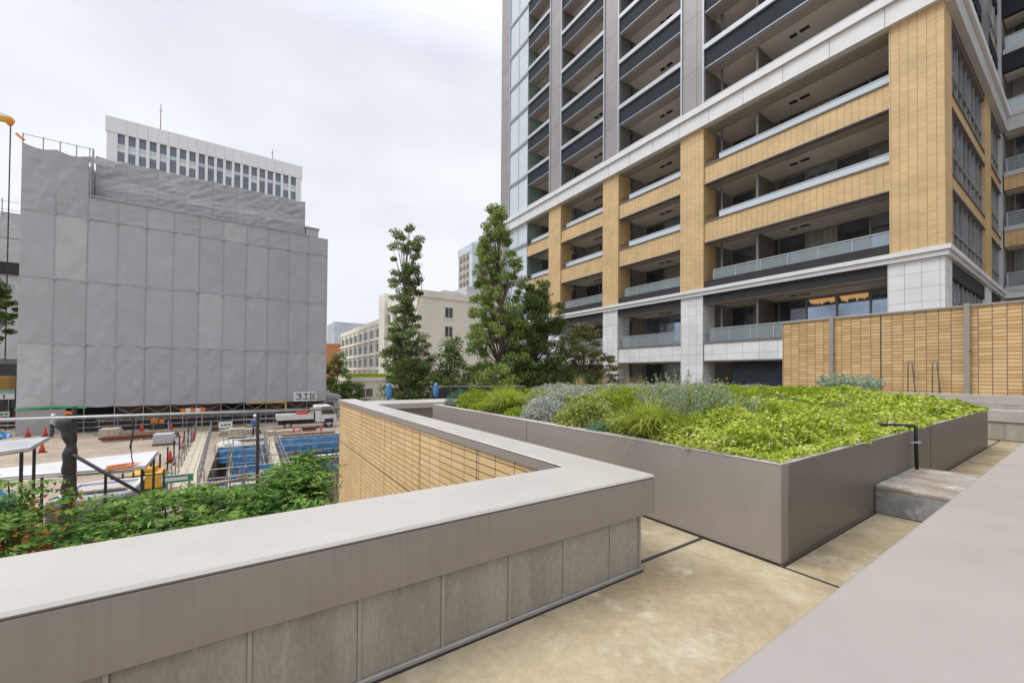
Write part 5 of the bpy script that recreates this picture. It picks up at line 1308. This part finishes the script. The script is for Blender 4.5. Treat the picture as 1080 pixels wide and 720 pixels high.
part('body', M['orange'], (-6.75, -6.25, 45.6, 46.0, G + .55, G + .95), (-6.2, -5.85, 45.65, 45.95, G + .5, G + .8), parent=mc, bevel=.04); part('skid', M['dark_steel'], (-6.8, -5.8, 45.55, 46.0, G, G + .5), parent=mc)
tg = thing('tiger_barrier', 'black and yellow caution barrier near the wrapped building corner', 'barrier', (-11.3, 44.3, G))
for k in range(5): part('stripe', M['yellow'] if k % 2 else M['black_sheet'], (-11.6, -11.0, 44.28, 44.34, G + .25 + k * .26, G + .5 + k * .26), parent=tg)
part('lamp_box', M['orange'], (-11.5, -11.1, 44.25, 44.4, -1.75, -1.5), parent=tg); part('post', M['dark_steel'], (-11.34, -11.28, 44.345, 44.4, G, -1.75), parent=tg)
# sign plates (their small print cannot be read in the photo)
def plate(label, x, y, z, wd, ht, bands, legs=True, col='sign_white'):
    r = thing('notice_sign', label, 'sign', (x, y, G if z > G else PZ))
    part('board', M[col], (x - wd / 2, x + wd / 2, y, y + .03, z - ht / 2, z + ht / 2), parent=r)
    for m, a, b, c, d in bands: part('mark', M[m], (x + wd * (a - .5), x + wd * (b - .5), y - .008, y - .002, z + ht * (c - .5), z + ht * (d - .5)), parent=r)
    mb = MB(); mb.tube((x - wd * .35, y + .06, G if z > G else PZ), (x - wd * .35, y + .06, z + ht / 2), .022, n=5); mb.tube((x + wd * .35, y + .06, G if z > G else PZ), (x + wd * .35, y + .06, z + ht / 2), .022, n=5); obj('leg', mb, M['scaff'], r)
plate('small white sign with green marks at the far end of the walkway', -1.25, 37.6, -2.45, .85, .48, [('sign_green', .15, .3, .35, .65), ('sign_green', .36, .6, .35, .65), ('sign_green', .66, .85, .35, .65)])
plate('green edged arrow board at the near end of the walkway', -2.1, 19.6, -2.45, .95, .30, [('sign_green', .02, .98, .72, .96), ('sign_green', .02, .98, .04, .28), ('sign_green', .82, .97, .29, .71)])
plate('blue and green notice board beside the plank bridge', .72, 19.4, -2.5, .62, .62, [('blue_tarp', .03, .97, .68, .97), ('sign_green', .45, .95, .36, .6), ('blue_tarp', .05, .5, .05, .3)])
ym = thing('yellow_machine', 'small yellow machine behind pipe rails near the white canopy', 'machine', (-3.2, 21.5, G))
part('body', M['yellow'], (-3.75, -2.75, 21.2, 22.2, G + .3, G + .95), (-3.4, -3.0, 21.3, 22.1, G + .952, G + 1.15), parent=ym, bevel=.06); part('skid', M['dark_steel'], (-3.8, -2.7, 21.15, 22.25, G, G + .29), parent=ym)
for i, (a, b) in enumerate([((-3.9, 19.6), (-2.5, 19.6)), ((-1.55, 17.2), (1.0, 17.0))]):
    t_ = thing('pipe_fence', ['short dark pipe fence with diagonals before the yellow machine', 'low pipe fence along the near edge of the pit'][i], 'railing', ((a[0] + b[0]) / 2, a[1], G)); mb = MB(); n = 5
    for k in range(n + 1):
        x = a[0] + (b[0] - a[0]) * k / n; mb.tube((x, a[1], G), (x, a[1], G + 1.35), .028, n=6)
    for z in (.6, 1.2): mb.tube((*a, G + z), (*b, G + z), .022, n=6)
    mb.tube((a[0], a[1] + .04, G + 1.2), ((a[0] + b[0]) / 2, a[1] + .04, G), .022, n=6); obj('pipework', mb, M['dark_steel'] if i == 0 else M['scaff'], t_)
# row of dark stakes along the walkway
for k in range(9):
    y = 21.5 + k * 2.1; mb = MB(); mb.tube((-3.15, y, G), (-3.15, y, G + 1.3), .035, n=6); mb.lathe((-3.15, y, G), [(.09, 0), (.09, .05), (.04, .06)], 8)
    tag(obj('stake', mb, M['dark_steel'], loc=(-3.15, y, G)), 'dark stake in the row along the plank walkway', 'post', 'stakes along the walkway')
# blue hose on the ground
mb = MB(); mb.path([(-5.4, 44, G + .9), (-5.3, 43.6, G + .03), (-4.6, 40, G + .03), (-3.9, 37, G + .03), (-3.5, 33, G + .03)], .035, 6); tag(obj('hose', mb, M['blue_tarp'], loc=(-4, 40, G), smooth=True), 'thin blue hose curving over the bare ground', 'hose')

# white flat-bed truck
tk = thing('flatbed_truck', 'white flat bed truck parked under the site sign', 'truck', (4.6, 40.4, G)); ty0, ty1 = 39.6, 41.3; g0 = G
mb = MB(); mb.prism([(5.25, g0 + .55), (7.0, g0 + .55), (7.02, g0 + 1.05), (6.62, g0 + 1.95), (6.45, g0 + 2.02), (5.3, g0 + 2.02), (5.22, g0 + 1.9)], 'y', ty0, ty1); cab = obj('cab', mb, M['white_paint'], tk, bevel=.05)
mb = MB(); mb.prism([(5.75, g0 + 1.22), (6.88, g0 + 1.22), (6.55, g0 + 1.88), (5.75, g0 + 1.88)], 'y', ty0 - .012, ty0 + .01); obj('side_window', mb, M['pane_dark'], cab)
mb = MB(); mb.obox((6.86, (ty0 + ty1) / 2, g0 + 1.52), (.02, 1.5, .72), ry=-.42); obj('windscreen', mb, M['pane_dark'], cab)
part('door_seam', M['joint'], (5.70, 5.715, ty0 - .014, ty0 - .006, g0 + .6, g0 + 1.9), (6.62, 6.635, ty0 - .014, ty0 - .006, g0 + .6, g0 + 1.2), parent=cab)
part('wheel_arch', M['black_sheet'], (6.0, 6.75, ty0 - .013, ty0 + .2, g0 + .5, g0 + .82), parent=cab); part('mirror', M['black_sheet'], (6.9, 7.0, ty0 - .22, ty0 - .05, g0 + 1.3, g0 + 1.65), parent=cab); part('headlight', M['silver'], (6.98, 7.04, ty0 + .08, ty0 + .4, g0 + .7, g0 + .9), parent=cab)
part('bed', M['white_paint'], (2.25, 5.1, ty0 - .05, ty1 + .05, g0 + .85, g0 + .93), parent=tk)
for y in (ty0 - .05, ty1): part('side_board', M['white_paint'], (2.25, 5.1, y, y + .05, g0 + .931, g0 + 1.3), parent=tk)
part('tail_board', M['white_paint'], (2.24, 2.29, ty0, ty1, g0 + .932, g0 + 1.3), parent=tk); part('headboard', M['plank'], (5.02, 5.1, ty0, ty1, g0 + .932, g0 + 1.75), parent=tk)
part('chassis', M['dark_steel'], (2.4, 6.8, ty0 + .35, ty1 - .35, g0 + .42, g0 + .7), parent=tk); part('cargo', M['cone_red'], (3.8, 4.7, ty0 + .3, ty1 - .4, g0 + .94, g0 + 1.42), parent=tk)
for x in (3.1, 6.38):
    for y in (ty0 + .02, ty1 - .24):
        mb = MB(); mb.tube((x, y, g0 + .34), (x, y + .22, g0 + .34), .34, n=18); wl = obj('wheel', mb, M['rubber'], tk, smooth=False); mb = MB(); mb.tube((x, y - .01, g0 + .34), (x, y + .05, g0 + .34), .19, n=14); obj('rim', mb, M['silver'], wl)

# worker: one continuous skinned body, clothes as children
def skin(name, verts, edges, radii, m, parent, loc, root=0):
    me = bpy.data.meshes.new(name); me.from_pydata([tuple(Vector(v) - Vector((0, 0, 0))) for v in verts], edges, [])
    o = bpy.data.objects.new(name, me); COL.objects.link(o); me.materials.append(m)
    sk = o.modifiers.new('skin', 'SKIN'); sl = me.skin_vertices[0].data
    for i, r in enumerate(radii): sl[i].radius = (r, r) if not isinstance(r, tuple) else r; sl[i].use_root = (i == root)
    sk.use_smooth_shade = True; sb = o.modifiers.new('sub', 'SUBSURF'); sb.levels = sb.render_levels = 1
    if parent: o.parent = parent
    else: o.location = loc
    return o
wx, wy = .62, 36.0
bv = [(0, 0, .95), (0, 0, 1.15), (0, .01, 1.38), (0, .01, 1.48), (0, -.02, 1.60), (0, -.03, 1.72), (-.09, 0, .90), (-.11, -.02, .50), (-.12, .03, .08), (-.12, -.10, .04), (.09, 0, .90), (.12, .04, .50), (.13, .10, .08), (.13, -.03, .04), (-.19, .01, 1.40), (-.25, .03, 1.13), (-.20, -.12, .92), (-.18, -.17, .84), (.19, .01, 1.40), (.26, .02, 1.13), (.24, -.08, .90), (.23, -.12, .82)]
be = [(0, 1), (1, 2), (2, 3), (3, 4), (4, 5), (0, 6), (6, 7), (7, 8), (8, 9), (0, 10), (10, 11), (11, 12), (12, 13), (2, 14), (14, 15), (15, 16), (16, 17), (2, 18), (18, 19), (19, 20), (20, 21)]
brd = [.13, .13, .13, .05, .085, .075, .08, .055, .04, .035, .08, .055, .04, .035, .05, .042, .032, .03, .05, .042, .032, .03]
wk = skin('person', bv, be, brd, M['skin'], None, (wx, wy, G)); tag(wk, 'worker in blue jacket and pale helmet standing before the truck', 'person')
sel = [0, 1, 2, 14, 15, 16, 18, 19, 20]; ix = {v: i for i, v in enumerate(sel)}
skin('jacket', [bv[i] for i in sel], [(ix[a], ix[b]) for a, b in be if a in ix and b in ix], [.155, .16, .16, .07, .06, .05, .07, .06, .05], M['jacket'], wk, None)
sel = [0, 6, 7, 8, 10, 11, 12]; ix = {v: i for i, v in enumerate(sel)}
skin('trousers', [bv[i] for i in sel], [(ix[a], ix[b]) for a, b in be if a in ix and b in ix], [.14, .10, .075, .065, .10, .075, .065], M['trousers'], wk, None)
mb = MB(); mb.lathe((wx, wy - .02, G + 1.66), [(.155, 0), (.125, .015), (.118, .08), (.08, .135), (.02, .15)], 14); obj('helmet', mb, M['white_paint'], wk, smooth=True)

# left edge: container, banner, machinery
ct = thing('site_container', 'stack of yellow brown panels at the left edge', 'panels', (-17.2, 52, G))
M['ochre'] = mat('ochre_panel', (.40, .23, .04), .6, .2, 1.5)
for k in range(4): part('panel', M['ochre'], (-18.6, -16.6, 51.6, 52.6, -.1 + k * .31, .18 + k * .31), parent=ct)
part('support', M['dark_steel'], (-18.5, -18.3, 51.7, 51.9, G, -.105), (-16.9, -16.7, 51.7, 51.9, G, -.105), (-18.5, -18.3, 52.3, 52.5, G, -.105), (-16.9, -16.7, 52.3, 52.5, G, -.105), parent=ct)
plate('teal and white banner board at the left edge under the brown panels', -17.3, 51.2, -.45, 2.2, .75, [('sign_teal', .0, 1, .62, 1), ('sign_black', .72, .76, .1, .5)])
plate('small white sign with green writing low at the left edge', -16.7, 51.0, -2.05, .62, .42, [('sign_green', .15, .45, .3, .7), ('sign_green', .55, .85, .3, .7)])
fb = thing('rust_skip', 'rusty red brown waste skip at the left edge of the site', 'skip', (-17.2, 53.5, G))
mb = MB(); mb.prism([(-19, G + .3), (-16.3, G + .3), (-15.8, G + 1.7), (-19.4, G + 1.7)], 'y', 52.9, 54.6); obj('body', mb, M['rust'], fb, bevel=.03)
mb = MB(); mb.box(-19.5, -15.7, 52.8, 52.9, G + 1.702, G + 1.8); mb.box(-18.6, -16.6, 53.1, 54.4, G, G + .298); obj('rim', mb, M['dark_steel'], fb)
crumple('blue_sheet', 'small blue and white covered pallet at the left edge', 'sheet', -16.2, -14.6, 44.6, 46.0, G, .55, M['blue_tarp'], 33, n=14)
# sheds right of the wrapped building
sd_ = thing('site_shed', 'small grey site cabin between the wrapped building and the bush', 'shed', (8.1, 49.5, G))
part('wall', M['ledge2'], (7.3, 9.0, 48.8, 51, G, -1.25), parent=sd_); mb = MB(); mb.prism([(7.15, -1.24), (9.15, -1.24), (8.9, -.85), (7.4, -.78)], 'y', 48.6, 51.2); obj('roof', mb, M['sheet_light'], sd_)
part('window', M['pane_dark'], (7.5, 8.3, 48.77, 48.797, -2.6, -1.7), parent=sd_)
# dark mesh fence with blue bags beyond the far parapet
mf = thing('mesh_fence', 'dark garden fence with a thin rail beyond the far parapet', 'fence', (7.5, 15.2, G)); mb = MB(); mb.tube((6.2, 15.2, 1.07), (11, 15.2, 1.05), .018, n=6); obj('rail', mb, M['scaff'], mf)
part('panel', M['black_sheet'], (6.3, 11, 15.22, 15.25, G, .98), parent=mf)
mb = MB()
for k in range(5): mb.tube((6.3 + k * 1.15, 15.18, G), (6.3 + k * 1.15, 15.18, 1.06), .022, n=6)
obj('post', mb, M['dark_steel'], mf)
for k, (x, lab) in enumerate([(4.5, 'blue bag hung left of the slim tree foot'), (6.4, 'blue bag tied to the end of the dark fence')]):
    mb = MB(); mb.lathe((x, 15.1, .0), [(.05, .62), (.11, .70), (.12, .95), (.07, 1.10), (.085, 1.16), (.03, 1.22)], 10); tag(obj('blue_bag', mb, M['blue_tarp'], loc=(x, 15.1, .6), smooth=True), lab, 'bag')
    if k == 0:
        mb = MB(); mb.tube((x, 15.16, G), (x, 15.16, 1.3), .03, n=6); tag(obj('garden_post', mb, M['dark_steel'], loc=(x, 15.16, G)), 'thin dark post carrying the left blue bag', 'post')

# loose materials between the truck and the pit
def stack(name, label, cat, x, y, z, n, L_, w_, th, m, rz=0., tube=False):
    t_ = thing(name, label, cat, (x, y, z)); d = Vector((math.cos(rz), math.sin(rz), 0)); sv = Vector((-d.y, d.x, 0))
    for k in range(n):
        row = k // 5; c = Vector((x, y, z + th * (row + .6))) + sv * ((k % 5 - 2) * w_) + d * random.uniform(-.15, .15); mb = MB()
        if tube: mb.tube(c - d * L_ / 2, c + d * L_ / 2, th * .48, n=6)
        else: mb.obox(c, (L_, w_ * .92, th * .92), rz=rz)
        obj('pipe' if tube else 'plank', mb, m, t_)
    part('bearer', M['brown_board'], (x - .12, x + .12, y - w_ * 2.4, y + w_ * 2.4, z, z + .05), parent=t_)
stack('timber_stack', 'pale timber stacked on the ground left of the truck', 'timber', -.3, 38.6, G, 15, 2.6, .22, .14, M['plank'])
stack('timber_stack', 'timber beams lying before the truck bed', 'timber', 2.6, 37.2, G, 10, 2.4, .2, .16, M['plank'], .06)
stack('pipe_stack', 'rusty pipes stacked just beyond the pit', 'pipes', 4.2, 34.9, G, 15, 3.6, .10, .09, M['rust_pipe'], .03, True)
stack('pipe_stack', 'grey scaffold pipes laid on the ground by the walkway end', 'pipes', .2, 34.6, G, 15, 2.2, .08, .07, M['scaff'], -.05, True)
stack('board_stack', 'brown boards stacked under the amber lamp barrier', 'boards', -1.2, 42.2, G, 15, 2.4, .26, .12, M['brown_board'])
for k, (x0, x1, y, m, lab) in enumerate([(-1.2, 6.4, 33.4, 'scaff', 'low pipe fence along the far edge of the pit'), (-1.0, 2.0, 39.6, 'scaff', 'short pipe fence behind the worker')]):
    t_ = thing('pipe_fence', lab, 'railing', ((x0 + x1) / 2, y, G)); mb = MB(); n = max(2, int((x1 - x0) / 1.5))
    for i in range(n + 1): x = x0 + (x1 - x0) * i / n; mb.tube((x, y, G), (x, y, G + 1.15), .022, n=5)
    for z in (.55, 1.1): mb.tube((x0, y, G + z), (x1, y, G + z), .019, n=5)
    obj('pipework', mb, M[m], t_)

# crowded shoring and formwork in the pit
sh = thing('shoring_frame', 'forest of thin shoring poles with cross pipes around the plank bridge', 'scaffold', (2.5, 24, PZ)); mb = MB(); m2 = MB()
random.seed(21)
for i in range(46):
    x = random.uniform(-1.2, 6.2); y = random.uniform(17.2, 31.5)
    if -2.9 < x < -1.5: continue
    mb.tube((x, y, PZ), (x + random.uniform(-.05, .05), y, PZ + random.uniform(2.0, 3.3)), .021, n=5)
for i in range(26):
    x = random.uniform(-1.3, 4.6); y = random.uniform(17.2, 31.0); z = PZ + random.choice((.7, 1.3, 1.9, 2.4)); L_ = random.uniform(1.2, 3.0)
    if random.random() < .6: m2.tube((x, y, z), (min(x + L_, 6.5), y + random.uniform(-.2, .2), z + random.uniform(-.1, .1)), .021, n=5)
    else: m2.tube((x, y, z), (x + .1, min(y + L_ * 1.6, 32.3), z), .021, n=5)
obj('pole', mb, M['scaff'], sh); obj('cross_pipe', m2, M['rust_pipe'], sh)
M['formply'] = mat('formwork_plywood', (.30, .20, .10), .75, .3, 1.4)
ff = [(-.9, 21.0, 1.2, .9, .12), (-.8, 23.2, .9, .8, -.1), (.0, 29.8, 1.6, 1.0, .05), (3.0, 18.2, 1.8, .7, .0), (2.8, 21.4, .05, 1.0, .2), (5.0, 20.6, 1.3, .9, -.06), (5.6, 24.2, 1.0, 1.1, .1)]
for (x, y, wd, ht, rz) in ff:
    t_ = thing('formwork_panel', 'brown plywood formwork panel standing among poles in the pit', 'formwork', (x, y, PZ), 'formwork panels in the pit')
    mb = MB(); mb.obox((x, y, PZ + ht / 2), (max(wd, .6), .03, ht), rz=rz); obj('sheet', mb, M['formply'], t_)
    for k in (-.35, 0, .35): mb = MB(); mb.obox((x + k * max(wd, .6) * math.cos(rz), y + .05 + k * max(wd, .6) * math.sin(rz), PZ + ht / 2), (.06, .06, ht), rz=rz); obj('stud', mb, M['plank'], t_)

# more clutter of the works: beams, props, bins, a second worker
M['steel_red'] = mat('red_oxide_steel', (.24, .085, .06), .6, .25, 3)
for k, (x, y, L_, rz, lab) in enumerate([(-6.3, 39.5, 4.2, .08, 'two red oxide steel beams laid on the open ground left of the walkway'), (-5.6, 27.5, 3.4, -.12, 'short red oxide steel beams on the ground behind the white canopy'), (3.6, 38.0, 3.0, .02, 'red oxide steel beams lying beside the flat bed truck')]):
    t_ = thing('steel_beams', lab, 'beams', (x, y, G)); d = Vector((math.cos(rz), math.sin(rz), 0)); sv = Vector((-d.y, d.x, 0))
    for q in range(2):
        c = Vector((x, y, G)) + sv * (q * .42 - .2); mb = MB()
        mb.obox(c + Vector((0, 0, .11)), (L_, .22, .025), rz=rz); mb.obox(c + Vector((0, 0, .23)), (L_, .02, .215), rz=rz); mb.obox(c + Vector((0, 0, .35)), (L_, .22, .025), rz=rz)
        obj('beam', mb, M['steel_red'] if q else M['rust'], t_)
    mb = MB(); mb.obox((x, y, G + .048), (.12, 1.1, .095), rz=rz); obj('bearer', mb, M['plank'], t_)
for k, (x, y, m, lab) in enumerate([(-8.3, 41.2, 'plank', 'pallet of pale boards near the lone red cones'), (-4.6, 36.0, 'ledge2', 'pallet of grey blocks left of the walkway railing'), (-.5, 36.6, 'plank', 'pallet of timber props left of the worker')]):
    t_ = thing('loaded_pallet', lab, 'pallet', (x, y, G))
    for q in range(3): part('pallet_skid', M['brown_board'], (x - .55, x + .55, y - .5 + q * .45, y - .4 + q * .45, G, G + .12), parent=t_)
    for q in range(4): part('load_layer', M[m], (x - .55 + .03 * (q % 2), x + .5 + .04 * (q % 3), y - .5, y + .48, G + .125 + q * .16, G + .275 + q * .16), parent=t_, bevel=.01)
for k, (x0, x1, y, lab) in enumerate([(-1.4, 6.5, 28.0, 'pipe handrail crossing the middle of the pit'), (-1.4, 6.5, 21.0, 'pipe handrail crossing the near part of the pit')]):
    t_ = thing('pipe_fence', lab, 'railing', ((x0 + x1) / 2, y, PZ)); mb = MB()
    for i in range(7): x = x0 + (x1 - x0) * i / 6; mb.tube((x, y, PZ), (x, y, G + .9), .022, n=5)
    for z in (G + .1, G + .5, G + .88): mb.tube((x0, y, z), (x1, y, z), .019, n=5)
    obj('pipework', mb, M['scaff'], t_)
w2_ = copy_tree(wk); w2_.location = (-11.9, 43.6, G); w2_.rotation_euler = (0, 0, 1.9); w2_['label'] = 'worker standing by the black and yellow barrier at far left'
for ch in list(w2_.children):
    if ch.name.startswith('helmet'):
        pass
    if ch.name.startswith('jacket'):
        ch.data = ch.data.copy(); ch.data.materials.clear(); M['jacket_pale'] = mat('pale_work_jacket', (.45, .45, .46), .8, .1, 8); ch.data.materials.append(M['jacket_pale'])
# taller sprigs and darker shrubs breaking up the ground cover
random.seed(44)
for i in range(9):
    x = 4.6 + 8.5 * random.random(); y = random.uniform(1.95, 2.9); q = random.uniform(.22, .40)
    dome('abelia_shrub', (x, y, bed(x, y) + .04), q, q * .85, random.uniform(.20, .32), int(1900 * q / .3), .036, .021, M['L_abelia'] if i % 3 else M['L_varieg'], 'taller leafy mound rising out of the chartreuse ground cover', 'shrub', 'mounds in the ground cover', lump=.3)
